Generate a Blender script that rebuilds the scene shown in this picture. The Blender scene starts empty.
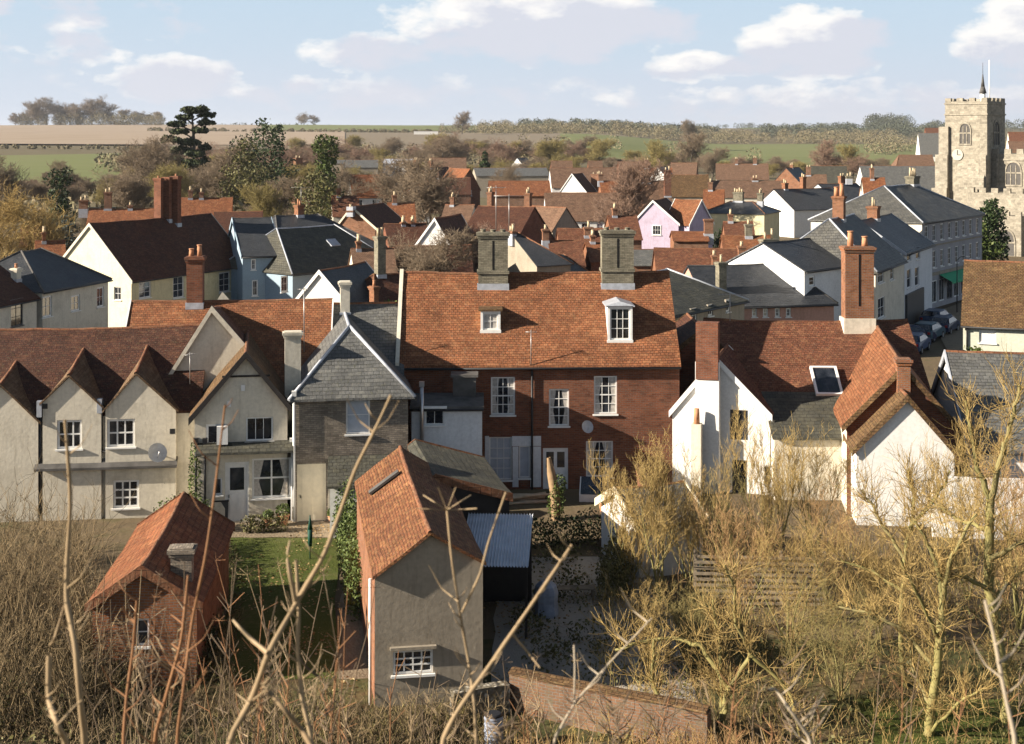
import bpy, math, random
from mathutils import Vector, Matrix, noise
R = math.radians
rnd = random.Random(7)
S = bpy.context.scene
COL = S.collection
# ---------------------------------------------------------------- camera
F, EYE, YH, CX = 1400.0, 16.5, 138.0, 512.0       # focal length in pixels, eye height, eye-level row
cam = bpy.data.cameras.new('camera'); cam_o = bpy.data.objects.new('camera', cam); COL.objects.link(cam_o)
cam_o.location = (0, 0, EYE); cam_o.rotation_euler = (R(90), 0, 0)
cam.sensor_width = 36; cam.lens = F / 1024 * 36; cam.shift_y = -(372 - YH) / 1024
cam.clip_start = .1; cam.clip_end = 30000
cam.dof.use_dof = True; cam.dof.focus_distance = 75; cam.dof.aperture_fstop = 5.2
S.camera = cam_o
# ---------------------------------------------------------------- sky and sun
SUN_AZ_FRONT, SUN_EL = 15.0, 23.5                   # sun stands to the left, a little on the camera's side
sd = Vector((-math.cos(R(SUN_AZ_FRONT)) * math.cos(R(SUN_EL)), -math.sin(R(SUN_AZ_FRONT)) * math.cos(R(SUN_EL)), math.sin(R(SUN_EL))))
sun = bpy.data.lights.new('sun', 'SUN'); sun.energy = 5.0; sun.angle = R(.53); sun.color = (1, .89, .74)
so = bpy.data.objects.new('sun', sun); COL.objects.link(so); so.rotation_euler = sd.to_track_quat('Z', 'Y').to_euler()
so.location = sd * 200
S.view_settings.view_transform = 'Standard'; S.view_settings.look = 'None'; S.view_settings.gamma = 1
S.view_settings.use_curve_mapping = False; S.view_settings.exposure = 1.36
S.cycles.max_bounces = 5; S.cycles.diffuse_bounces = 1; S.cycles.glossy_bounces = 2; S.cycles.transmission_bounces = 2
S.cycles.volume_bounces = 0; S.cycles.transparent_max_bounces = 6; S.cycles.caustics_reflective = False; S.cycles.caustics_refractive = False
S.cycles.use_denoising = True

class NT:
    def __init__(s, nt): s.nt = nt; nt.nodes.clear()
    def n(s, typ, ins=None, **kw):
        nd = s.nt.nodes.new(typ)
        for k, v in kw.items(): setattr(nd, k, v)
        for k, v in (ins or {}).items():
            if isinstance(v, bpy.types.NodeSocket): s.nt.links.new(v, nd.inputs[k])
            else: nd.inputs[k].default_value = v
        return nd
    def math(s, op, a, b=0.0, c=0.0, clamp=False):
        nd = s.n('ShaderNodeMath', {0: a, 1: b, 2: c}, operation=op); nd.use_clamp = clamp; return nd.outputs[0]
    def mix(s, f, a, b, blend='MIX'):
        nd = s.n('ShaderNodeMix', data_type='RGBA', blend_type=blend)
        for i, v in ((0, f), (6, a), (7, b)):
            if isinstance(v, bpy.types.NodeSocket): s.nt.links.new(v, nd.inputs[i])
            else: nd.inputs[i].default_value = v if i == 0 else (v if len(v) == 4 else (*v, 1))
        return nd.outputs[2]
    def ramp(s, f, stops):
        nd = s.n('ShaderNodeValToRGB', {0: f}); cr = nd.color_ramp
        while len(cr.elements) > len(stops): cr.elements.remove(cr.elements[-1])
        while len(cr.elements) < len(stops): cr.elements.new(1)
        for e, (p, c) in zip(cr.elements, stops):
            e.position = p; e.color = (c, c, c, 1) if isinstance(c, (int, float)) else ((*c, 1) if len(c) == 3 else c)
        return nd.outputs[0]
    def noise(s, vec, scale, detail=3, rough=.55):
        return s.n('ShaderNodeTexNoise', {'Vector': vec, 'Scale': scale, 'Detail': detail, 'Roughness': rough}).outputs[0]

w = bpy.data.worlds.new('World'); S.world = w; w.use_nodes = True
t = NT(w.node_tree)
sky = t.n('ShaderNodeTexSky', sky_type='NISHITA', sun_disc=False, sun_elevation=R(SUN_EL), sun_rotation=math.atan2(sd.x, sd.y), altitude=50, air_density=1, dust_density=1.2, ozone_density=1.5)
g = t.n('ShaderNodeTexCoord').outputs['Generated']
sp = t.n('ShaderNodeSeparateXYZ', {0: g})
az = t.math('ARCTAN2', sp.outputs[0], sp.outputs[1])
el = t.math('ARCSINE', sp.outputs[2])
cv = t.n('ShaderNodeCombineXYZ', {0: az, 1: t.math('MULTIPLY', el, 2.0), 2: 0.0}).outputs[0]
fine = t.noise(cv, 28, 8, .62)
big = t.noise(cv, 7, 4, .5)
mask = None; top = None
# cumulus banks: azimuth, elevation, half widths (radians), strength
for (a0, e0, wa, we, k) in ((.02, .083, .13, .036, 1.05), (-.10, .062, .055, .020, .7), (.212, .066, .062, .030, 1.2), (.13, .05, .05, .014, .8),
                            (.355, .066, .055, .036, 1.1), (-.235, .042, .06, .02, .9), (-.30, .06, .05, .02, .55), (-.37, .09, .04, .022, .9), (-.06, .032, .25, .016, .45), (.25, .024, .25, .02, .6),
                            (-.45, .1, .3, .08, .4), (.7, .12, .25, .09, .9), (1.4, .2, .3, .1, .9), (-1.2, .25, .4, .1, .8), (2.4, .2, .4, .12, .9), (-2.4, .25, .4, .12, .9)):
    dx = t.math('DIVIDE', t.math('SUBTRACT', az, a0), wa); dy = t.math('DIVIDE', t.math('SUBTRACT', el, e0), we)
    r2 = t.math('ADD', t.math('MULTIPLY', dx, dx), t.math('MULTIPLY', dy, dy))
    m_ = t.math('MULTIPLY', t.math('SUBTRACT', 1.0, r2, clamp=True), k)
    mask = m_ if mask is None else t.math('MAXIMUM', mask, m_)
    dy2 = t.math('DIVIDE', t.math('SUBTRACT', el, e0 + we * .42), we); dx2 = t.math('ADD', dx, .22)
    r3 = t.math('ADD', t.math('MULTIPLY', dx2, dx2), t.math('MULTIPLY', dy2, dy2))
    m3 = t.math('MULTIPLY', t.math('SUBTRACT', 1.15, r3, clamp=True), k)
    top = m3 if top is None else t.math('MAXIMUM', top, m3)
dens = t.math('ADD', mask, t.math('MULTIPLY', t.math('SUBTRACT', fine, .5), 1.9))
dens = t.math('ADD', dens, t.math('MULTIPLY', t.math('SUBTRACT', big, .5), .8))
cl = t.ramp(dens, [(.24, 0), (.44, .62), (.66, 1)])
cl = t.math('MULTIPLY', cl, t.ramp(mask, [(0, 0), (.12, 1)]))
lowveil = t.ramp(el, [(0, .95), (.035, .78), (.065, .42), (.11, .12), (.3, 0)])
shadefac = t.ramp(t.math('ADD', t.math('SUBTRACT', top, mask), t.math('MULTIPLY', t.math('SUBTRACT', t.noise(cv, 16, 6, .6), .5), 1.8)), [(0, 0), (.30, 1)])
ccol = t.mix(shadefac, (6.6, 6.8, 7.6, 1), (9.8, 9.5, 9.2, 1))
veil = (6.2, 6.7, 7.7, 1)
skyc = t.mix(t.ramp(el, [(.0, .85), (.14, .8), (.4, .12)]), sky.outputs[0], (5.3, 7.0, 8.6, 1))
c1 = t.mix(lowveil, skyc, veil)
c2 = t.mix(t.math('MULTIPLY', cl, .95), c1, ccol)
c2 = t.mix(1.0, c2, t.ramp(el, [(0, .85), (.2, .85), (.6, .6)]), 'MULTIPLY')
bg = t.n('ShaderNodeBackground', {0: c2, 1: .05})
t.nt.links.new(bg.outputs[0], t.n('ShaderNodeOutputWorld').inputs[0])

# ---------------------------------------------------------------- materials
MATS = {}
def new_mat(name):
    m = bpy.data.materials.new(name); m.use_nodes = True; MATS[name] = m
    return m, NT(m.node_tree)
def fin(t, col, rough=.8, bump=None, bd=.02, spec=.3, metal=0, strength=1.0):
    ins = {'Base Color': col, 'Roughness': rough, 'Specular IOR Level': spec, 'Metallic': metal}
    if not isinstance(col, bpy.types.NodeSocket): ins['Base Color'] = (*col, 1) if len(col) == 3 else col
    if bump is not None:
        ins['Normal'] = t.n('ShaderNodeBump', {'Strength': strength, 'Distance': bd, 'Height': bump}).outputs[0]
    p = t.n('ShaderNodeBsdfPrincipled', ins)
    t.nt.links.new(p.outputs[0], t.n('ShaderNodeOutputMaterial').inputs[0]); return p
def uvs(t):
    uv = t.n('ShaderNodeTexCoord').outputs['UV']
    # a slow wobble so courses do not run ruler-straight, plus an offset per object
    o = t.n('ShaderNodeObjectInfo').outputs['Random']
    off = t.n('ShaderNodeCombineXYZ', {0: t.math('MULTIPLY', o, 37.0), 1: 0.0, 2: 0.0}).outputs[0]
    a = t.n('ShaderNodeVectorMath', {0: uv, 1: off}, operation='ADD').outputs[0]
    nz = t.n('ShaderNodeTexNoise', {'Vector': a, 'Scale': .7, 'Detail': 2.0}).outputs[1]
    nz = t.n('ShaderNodeVectorMath', {0: nz, 1: (.5, .5, .5)}, operation='SUBTRACT').outputs[0]
    nz = t.n('ShaderNodeVectorMath', {0: nz, 3: .16}, operation='SCALE').outputs[0]
    return t.n('ShaderNodeVectorMath', {0: a, 1: nz}, operation='ADD').outputs[0]
def K_(c, k=.65): return tuple(x * k for x in c) if c else c
def mtile(name, c1, c2, c3=None, moss=(.09, .085, .04), mossk=.5, row=.14, bw=.19, dark=.45, rough=.85, spec=.25, light=(.3, .25, .2)):
    c1, c2, c3 = K_(c1), K_(c2), K_(c3); m, t = new_mat(name); v = uvs(t)
    br = t.n('ShaderNodeTexBrick', {'Vector': v, 'Color1': (*c1, 1), 'Color2': (*c2, 1), 'Mortar': tuple(x * .3 for x in c1) + (1,), 'Scale': 1.0, 'Mortar Size': .014, 'Mortar Smooth': .3, 'Bias': 0.0, 'Brick Width': bw, 'Row Height': row}, offset=.5)  # mortar colour paints in the dark shadow lines between tile courses
    col = br.outputs[0]
    br2 = t.n('ShaderNodeTexBrick', {'Vector': t.n('ShaderNodeVectorMath', {0: v, 1: (bw * 5, row * 12, 0)}, operation='ADD').outputs[0], 'Color1': (0, 0, 0, 1), 'Color2': (1, 1, 1, 1), 'Mortar': (.5, .5, .5, 1), 'Scale': 1.0, 'Mortar Size': 0.0, 'Brick Width': bw, 'Row Height': row}, offset=.5)
    if c3: col = t.mix(t.ramp(br2.outputs[0], [(.62, 0), (.9, .6)]), col, c3)
    col = t.mix(t.ramp(br2.outputs[0], [(.0, .45), (.12, 0)]), col, tuple(x * dark for x in c1))
    n1 = t.noise(v, 1.1, 5, .65)
    n2 = t.noise(v, 5.5, 4, .7)
    col = t.mix(1.0, col, t.ramp(n1, [(.25, .62), (.5, 1.0), (.75, 1.3)]), 'MULTIPLY')
    hs = t.noise(t.n('ShaderNodeVectorMath', {0: v, 1: (.55, 5.5, 1)}, operation='MULTIPLY').outputs[0], 1.3, 4, .7)
    col = t.mix(t.ramp(hs, [(.50, 0), (.66, .62)]), col, tuple(x * dark * .8 for x in c1))
    # dark weathering streaks, lichen and moss
    st = t.noise(t.n('ShaderNodeVectorMath', {0: v, 1: (2.2, .35, 1)}, operation='MULTIPLY').outputs[0], 1.5, 4, .6)
    col = t.mix(t.ramp(st, [(.52, 0), (.72, .45)]), col, tuple(x * dark for x in c1))
    col = t.mix(t.math('MULTIPLY', t.ramp(n2, [(.55, 0), (.72, 1)]), mossk), col, moss)
    col = t.mix(t.math('MULTIPLY', t.ramp(t.noise(v, 14, 2, .5), [(.62, 0), (.72, 1)]), .35), col, light)
    sep = t.n('ShaderNodeSeparateXYZ', {0: v})
    saw = t.math('SUBTRACT', 1.0, t.math('FRACT', t.math('DIVIDE', sep.outputs[1], row)))
    h = t.math('ADD', saw, t.math('MULTIPLY', br2.outputs[0], .7))
    h = t.math('ADD', h, t.math('MULTIPLY', br.outputs[1], -.6))
    h = t.math('ADD', h, t.math('MULTIPLY', n2, 1.2))
    fin(t, col, rough, h, .03, spec)
    return m
def mbrick(name, c1, c2, mortar=(.3, .27, .23), dirt=.5, row=.083, bw=.24, dcol=(.08, .07, .055)):
    c1, c2, mortar = K_(c1), K_(c2), K_(mortar); m, t = new_mat(name); v = uvs(t)
    br = t.n('ShaderNodeTexBrick', {'Vector': v, 'Color1': (*c1, 1), 'Color2': (*c2, 1), 'Mortar': (*mortar, 1), 'Scale': 1.0, 'Mortar Size': .009, 'Mortar Smooth': .2, 'Bias': -.1, 'Brick Width': bw, 'Row Height': row}, offset=.5)
    br2 = t.n('ShaderNodeTexBrick', {'Vector': t.n('ShaderNodeVectorMath', {0: v, 1: (bw * 7, row * 8, 0)}, operation='ADD').outputs[0], 'Color1': (0, 0, 0, 1), 'Color2': (1, 1, 1, 1), 'Mortar': (.5, .5, .5, 1), 'Scale': 1.0, 'Mortar Size': 0.0, 'Brick Width': bw, 'Row Height': row}, offset=.5)
    col = t.mix(t.ramp(br2.outputs[0], [(0, .55), (.25, 0)]), br.outputs[0], tuple(x * .4 for x in c1))
    n1 = t.noise(v, .9, 5, .65)
    col = t.mix(1.0, col, t.ramp(n1, [(.25, .6), (.5, 1.0), (.75, 1.25)]), 'MULTIPLY')
    col = t.mix(t.math('MULTIPLY', t.ramp(t.noise(v, 3.1, 5, .7), [(.5, 0), (.7, 1)]), dirt), col, dcol)
    fin(t, col, .88, t.math('ADD', t.math('MULTIPLY', br.outputs[1], -1.0), t.math('MULTIPLY', t.noise(v, 20, 2), .8)), .012, .2)
    return m
def mwall(name, c, stain=.35, scol=None, rough=.85, streak=.5):
    c = K_(c, .78); m, t = new_mat(name); v = uvs(t)
    scol = scol or tuple(x * .5 * k for x, k in zip(c, (1, .96, .88)))
    n1 = t.noise(v, .8, 6, .65)
    col = t.mix(t.math('MULTIPLY', t.ramp(n1, [(.48, 0), (.75, 1)]), stain), c, scol)
    st = t.noise(t.n('ShaderNodeVectorMath', {0: v, 1: (3, .3, 1)}, operation='MULTIPLY').outputs[0], 1.6, 5, .65)
    col = t.mix(t.math('MULTIPLY', t.ramp(st, [(.52, 0), (.74, 1)]), stain * streak * 2), col, scol)
    col = t.mix(1.0, col, t.ramp(t.noise(v, 7, 3), [(.3, .9), (.7, 1.06)]), 'MULTIPLY')
    fin(t, col, rough, t.noise(v, 6, 5, .6), .007, .2)
    return m
def mplain(name, c, rough=.6, spec=.3, metal=0, var=.15, sc=4):
    m, t = new_mat(name)
    o = t.n('ShaderNodeTexCoord').outputs['Object']
    col = t.mix(1.0, (*c, 1), t.ramp(t.noise(o, sc, 4, .6), [(.3, 1 - var), (.7, 1 + var)]), 'MULTIPLY')
    fin(t, col, rough, None, .01, spec, metal); return m
def mleaf(name, cs, rough=.6, hue=.25):
    m, t = new_mat(name)
    pos = t.n('ShaderNodeNewGeometry')
    n = t.noise(pos.outputs['Position'], 1.1, 3, .6)
    rn = pos.outputs['Random Per Island']
    col = t.ramp(t.math('ADD', t.math('MULTIPLY', rn, .55), t.math('MULTIPLY', n, .45)), [(i / (len(cs) - 1) * .7 + .12, c) for i, c in enumerate(cs)])
    fin(t, col, rough, None, .01, .2); return m

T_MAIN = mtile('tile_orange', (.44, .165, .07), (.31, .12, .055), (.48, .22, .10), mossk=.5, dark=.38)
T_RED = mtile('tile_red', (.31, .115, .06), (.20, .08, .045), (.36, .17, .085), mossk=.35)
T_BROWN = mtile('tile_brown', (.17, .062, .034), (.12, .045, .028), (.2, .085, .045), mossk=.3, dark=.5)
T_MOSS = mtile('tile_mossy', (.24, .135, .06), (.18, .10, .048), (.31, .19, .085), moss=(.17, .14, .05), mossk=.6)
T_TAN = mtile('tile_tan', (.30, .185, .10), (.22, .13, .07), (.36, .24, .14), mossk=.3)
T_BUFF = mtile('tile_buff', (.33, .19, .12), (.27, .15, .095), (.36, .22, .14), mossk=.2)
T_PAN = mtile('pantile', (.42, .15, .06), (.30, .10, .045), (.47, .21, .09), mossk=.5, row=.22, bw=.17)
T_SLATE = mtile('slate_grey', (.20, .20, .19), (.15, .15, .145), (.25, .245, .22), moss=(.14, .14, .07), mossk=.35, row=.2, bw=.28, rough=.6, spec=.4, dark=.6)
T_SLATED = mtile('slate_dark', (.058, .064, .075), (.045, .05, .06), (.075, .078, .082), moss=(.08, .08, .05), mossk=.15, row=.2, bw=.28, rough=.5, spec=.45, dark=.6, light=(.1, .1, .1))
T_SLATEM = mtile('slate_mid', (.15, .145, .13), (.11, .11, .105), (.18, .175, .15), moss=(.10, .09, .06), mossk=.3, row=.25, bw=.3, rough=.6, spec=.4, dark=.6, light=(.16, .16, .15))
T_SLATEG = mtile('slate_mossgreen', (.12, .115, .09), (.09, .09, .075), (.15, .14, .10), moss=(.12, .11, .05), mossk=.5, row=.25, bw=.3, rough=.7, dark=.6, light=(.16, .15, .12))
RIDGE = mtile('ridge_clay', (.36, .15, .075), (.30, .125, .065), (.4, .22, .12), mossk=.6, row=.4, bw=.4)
B_RED = mbrick('brick_red', (.33, .115, .056), (.22, .075, .042), dirt=.35, mortar=(.25, .18, .14))
B_ORANGE = mbrick('brick_orange', (.42, .17, .07), (.34, .12, .055), dirt=.35)
B_OLD = mbrick('brick_old_wall', (.30, .16, .09), (.22, .125, .075), dirt=1.0, dcol=(.13, .11, .07))
B_GREY = mbrick('brick_grey', (.48, .40, .31), (.30, .245, .195), dirt=.5, mortar=(.22, .2, .17))
B_YELLOW = mbrick('brick_gault', (.40, .36, .26), (.30, .27, .20), dirt=.6, mortar=(.2, .18, .14), dcol=(.07, .075, .055))
W_CREAM = mwall('render_cream', (.84, .77, .63), .5)
W_CREAMY = mwall('render_yellow', (.80, .72, .46), .5)
W_PALEY = mwall('render_pale_yellow', (.88, .82, .60), .4)
W_TERR = mwall('grey_blue_brickwork', (.44, .43, .45), .4)
W_WHITE = mwall('render_white', (.93, .91, .87), .25, (.45, .43, .38))
W_WHITEB = mwall('render_limewash', (.86, .87, .88), .45, (.42, .43, .44))
W_PINK = mwall('render_pink', (.62, .36, .28), .5)
W_LAV = mwall('render_lavender', (.62, .52, .66), .5)
W_BLUE = mwall('render_blue', (.36, .47, .56), .5, (.22, .28, .34))
W_GREY = mwall('cement_render', (.40, .345, .27), .7, (.20, .17, .13), streak=.6)
W_GREEN = mwall('render_palegreen', (.62, .63, .52), .25)
W_STONE = mbrick('church_stone', (.50, .45, .36), (.38, .34, .27), mortar=(.42, .38, .3), dirt=.75, row=.32, bw=.55, dcol=(.17, .15, .12))
W_DARK = mplain('dark_timber', (.035, .03, .028), .8)
P_WHITE = mplain('paint_white', (.78, .77, .74), .45, .4, 0, .08)
P_CREAM = mplain('paint_cream', (.70, .62, .46), .5, .4, 0, .08)
P_BLACK = mplain('cast_iron_black', (.02, .02, .022), .5)
P_DOOR = mplain('paint_dark_door', (.05, .055, .06), .45)
P_BLIND = mplain('window_blind', (.42, .45, .50), .6, .3, 0, .1)
P_DRAPE = mplain('net_curtain', (.45, .42, .38), .8, .2, 0, .3, 9)
LEAD = mplain('lead_sheet', (.36, .38, .42), .45, .5, 0, .2)
LEADD = mplain('felt_roof', (.09, .085, .08), .8, .2, 0, .4, 1.5)
POT = mplain('clay_pot', (.45, .22, .12), .8, .2, 0, .2)
POTY = mplain('buff_pot', (.50, .40, .26), .8, .2, 0, .2)
STEEL = mplain('steel', (.45, .45, .46), .35, .5, .8, .1)
ALU = mplain('aerial_metal', (.35, .34, .33), .4, .5, .6, .1)
DARK = mplain('slot_shade_black', (.012, .012, .013), .9, .1)  # near-black used to paint the shade of the chimney slots
def mglass():
    m, t = new_mat('window_glass')
    o = t.n('ShaderNodeTexCoord').outputs['Object']
    c = t.ramp(t.noise(o, 1.3, 2), [(.35, (.008, .01, .014)), (.6, (.03, .035, .045)), (.75, (.10, .10, .10))])
    fin(t, c, .06, t.noise(o, 1.2, 1), .006, .8); return m
GLASS = mglass()

# ---------------------------------------------------------------- mesh helpers
class MB:
    def __init__(s): s.v = []; s.f = []; s.uv = []; s.fr = {}; s.sm = set()
    def face(s, pts, uv=None, frame=None):
        b = len(s.v); s.v += [tuple(p) for p in pts]; s.f.append(tuple(range(b, b + len(pts))))
        if frame: s.fr[len(s.f) - 1] = frame
        s.uv.append(uv)
    def box(s, x0, x1, y0, y1, z0, z1, M=None):
        c = [Vector((x, y, z)) for z in (z0, z1) for y in (y0, y1) for x in (x0, x1)]
        if M: c = [M @ p for p in c]
        for q in ((0, 2, 3, 1), (4, 5, 7, 6), (0, 1, 5, 4), (2, 6, 7, 3), (0, 4, 6, 2), (1, 3, 7, 5)): s.face([c[i] for i in q])
    def prism(s, poly, axis0, axis1):      # convex polygon swept between two offsets
        a = [p + axis0 for p in poly]; b = [p + axis1 for p in poly]
        s.face(a[::-1]); s.face(b)
        for i in range(len(a)): j = (i + 1) % len(a); s.face([a[i], a[j], b[j], b[i]])
    def cyl(s, p0, p1, r0, r1=None, n=8, cap=True):
        p0 = Vector(p0); p1 = Vector(p1); r1 = r0 if r1 is None else r1
        d = (p1 - p0).normalized(); a = d.orthogonal().normalized(); b = d.cross(a)
        A = [p0 + (a * math.cos(i * 2 * math.pi / n) + b * math.sin(i * 2 * math.pi / n)) * r0 for i in range(n)]
        B = [p1 + (a * math.cos(i * 2 * math.pi / n) + b * math.sin(i * 2 * math.pi / n)) * r1 for i in range(n)]
        k = len(s.v); s.v += [tuple(p) for p in A + B]
        for i in range(n):
            j = (i + 1) % n; s.f.append((k + i, k + j, k + n + j, k + n + i)); s.uv.append(None); s.sm.add(len(s.f) - 1)
        if cap:
            s.f.append(tuple(k + i for i in range(n))[::-1]); s.uv.append(None)
            s.f.append(tuple(k + n + i for i in range(n))); s.uv.append(None)
    def tube(s, pts, r, n=6):
        for a, b in zip(pts, pts[1:]): s.cyl(a, b, r, r, n)
    def build(s, name, mat, parent=None, loc=None):
        me = bpy.data.meshes.new(name); me.from_pydata(s.v, [], s.f)
        ul = me.uv_layers.new(name='UVMap'); data = [0.0] * (2 * len(me.loops)); k = 0
        Z = Vector((0, 0, 1)); V = s.v
        for fi, (f, uv) in enumerate(zip(s.f, s.uv)):
            if uv is None:
                if fi in s.fr: O, U, W = s.fr[fi]
                else:
                    a, b, c = Vector(V[f[0]]), Vector(V[f[1]]), Vector(V[f[2]])
                    n = (b - a).cross(c - b)
                    if n.length < 1e-12: n = Vector((0, 0, 1))
                    n.normalize(); O = Vector((0, 0, 0))
                    if abs(n.z) > .97: U, W = Vector((1, 0, 0)), Vector((0, 1, 0))
                    else: U = Z.cross(n).normalized(); W = n.cross(U)
                for i in f: p = Vector(V[i]) - O; data[k] = p.dot(U); data[k + 1] = p.dot(W); k += 2
            else:
                for q in uv: data[k] = q[0]; data[k + 1] = q[1]; k += 2
        ul.data.foreach_set('uv', data)
        if s.sm:
            me.polygons.foreach_set('use_smooth', [i in s.sm for i in range(len(s.f))])
        me.materials.append(mat); me.update()
        o = bpy.data.objects.new(name, me); COL.objects.link(o)
        if parent: o.parent = parent
        if loc is not None: o.location = loc
        return o
def empty(name, label, cat, loc=(0, 0, 0), rz=0, group=None):
    o = bpy.data.objects.new(name, None); COL.objects.link(o); o.empty_display_size = .3
    o.location = loc; o.rotation_euler = (0, 0, rz); return tag(o, label, cat, group)
def tag(o, label, cat, group=None):
    o['label'] = label; o['category'] = cat
    if group: o['group'] = group
    return o
def struct(o, kind='structure'): o['kind'] = kind; return o
def kids(o): return [c for c in COL.objects if c.parent is o]
def dup(o, loc, rz=None, sc=None, label=None, parent=None):
    c = o.copy(); COL.objects.link(c)
    if parent: c.parent = parent
    else:
        c.location = loc
        if rz is not None: c.rotation_euler = (0, 0, rz)
        if sc is not None: c.scale = (sc, sc, sc) if isinstance(sc, (int, float)) else sc
        if label: c['label'] = label
    for ch in o.children: dup(ch, None, parent=c)
    return c
def at(px, py, z):                     # the point of height z seen at a pixel
    Y = F * (EYE - z) / (py - YH); return Vector(((px - CX) * Y / F, Y, z))
def atY(px, py, Y): return Vector(((px - CX) * Y / F, Y, EYE - (py - YH) * Y / F))
def clip(poly, ax, val, keep_less):
    out = []
    for i in range(len(poly)):
        a, b = poly[i], poly[(i + 1) % len(poly)]
        ia = (a[ax] <= val) if keep_less else (a[ax] >= val); ib = (b[ax] <= val) if keep_less else (b[ax] >= val)
        if ia: out.append(a)
        if ia != ib:
            t_ = (val - a[ax]) / (b[ax] - a[ax]); out.append((a[0] + (b[0] - a[0]) * t_, a[1] + (b[1] - a[1]) * t_))
    return out
def wall_face(mb, O, U, N, poly, holes, rev=.12):
    """poly: convex (u,z) outline; O origin, U right, N outward; holes (u0,u1,z0,z1) get reveals"""
    Z = Vector((0, 0, 1)); P = lambda u, z: O + U * u + Z * z
    xs = sorted({p[0] for p in (min(poly), max(poly))} | {h[i] for h in holes for i in (0, 1)})
    zs = sorted({min(p[1] for p in poly), max(p[1] for p in poly)} | {h[i] for h in holes for i in (2, 3)})
    for a, b in zip(xs, xs[1:]):
        if b - a < 1e-4: continue
        for c, d in zip(zs, zs[1:]):
            if d - c < 1e-4: continue
            m = ((a + b) / 2, (c + d) / 2)
            if any(h[0] < m[0] < h[1] and h[2] < m[1] < h[3] for h in holes): continue
            q = poly
            for ax, v, k in ((0, a, False), (0, b, True), (1, c, False), (1, d, True)):
                q = clip(q, ax, v, k)
                if len(q) < 3: break
            if len(q) >= 3:
                mb.face([P(*p) for p in q], frame=(Vector((0, 0, 0)), U, Z))
    for u0, u1, z0, z1 in holes:
        I = -N * rev
        for a, b in (((u0, z0), (u0, z1)), ((u0, z1), (u1, z1)), ((u1, z1), (u1, z0)), ((u1, z0), (u0, z0))):
            mb.face([P(*a), P(*a) + I, P(*b) + I, P(*b)])
def frame_mx(O, U, N):                 # local x=right, y=inward, z=up
    M = Matrix.Identity(4)
    for i, a in enumerate((U, -N, Vector((0, 0, 1)))):
        for j in range(3): M[j][i] = a[j]
    for j in range(3): M[j][3] = O[j]
    return M
def make_window(parent, O, U, N, u0, u1, z0, z1, cols=2, rows=2, fw=.06, bar=.028, fm=None, gm=None, sill=True, rev=.12, sash=False, name='window', sm=None, curtain=None):
    M = frame_mx(O, U, N); fm = fm or P_WHITE; mb = MB(); d0, d1 = rev - .06, rev
    for b in ((u0, u0 + fw, z0, z1), (u1 - fw, u1, z0, z1), (u0 + fw, u1 - fw, z0, z0 + fw), (u0 + fw, u1 - fw, z1 - fw, z1)): mb.box(b[0], b[1], d0, d1, b[2], b[3], M)
    iu0, iu1, iz0, iz1 = u0 + fw, u1 - fw, z0 + fw, z1 - fw
    for i in range(1, cols):
        u = iu0 + (iu1 - iu0) * i / cols; mb.box(u - bar / 2, u + bar / 2, d0 + .015, d1 - .005, iz0, iz1, M)
    for i in range(1, rows):
        z = iz0 + (iz1 - iz0) * i / rows; k = bar * (1.8 if sash and i == rows // 2 else 1)
        mb.box(iu0, iu1, d0 + .012, d1 - .008, z - k / 2, z + k / 2, M)
    w_ = mb.build(name, fm, parent)
    g_ = MB(); P = lambda u, z: M @ Vector((u, d1 - .02, z)); g_.face([P(iu0 - .01, iz0 - .01), P(iu1 + .01, iz0 - .01), P(iu1 + .01, iz1 + .01), P(iu0 - .01, iz1 + .01)])
    g_.build('pane', gm or GLASS, w_)
    if curtain:
        for s_ in (0, 1):
            c_ = MB(); a = iu0 if s_ == 0 else iu1; q = (iu1 - iu0) * curtain * (1 if s_ == 0 else -1); c_.face([M @ Vector((a, d1 - .024, iz0)), M @ Vector((a + q, d1 - .024, iz0)), M @ Vector((a + q * .55, d1 - .024, (iz0 * .6 + iz1 * .4))), M @ Vector((a + q * 1.1, d1 - .024, iz1)), M @ Vector((a, d1 - .024, iz1))]); c_.build('curtain', P_DRAPE, w_)
    if sill:
        s_ = MB(); s_.box(u0 - .06, u1 + .06, -.09, d0 - .002, z0 - .07, z0 - .002, M); s_.build('sill', sm or fm, w_)
    return w_
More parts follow.
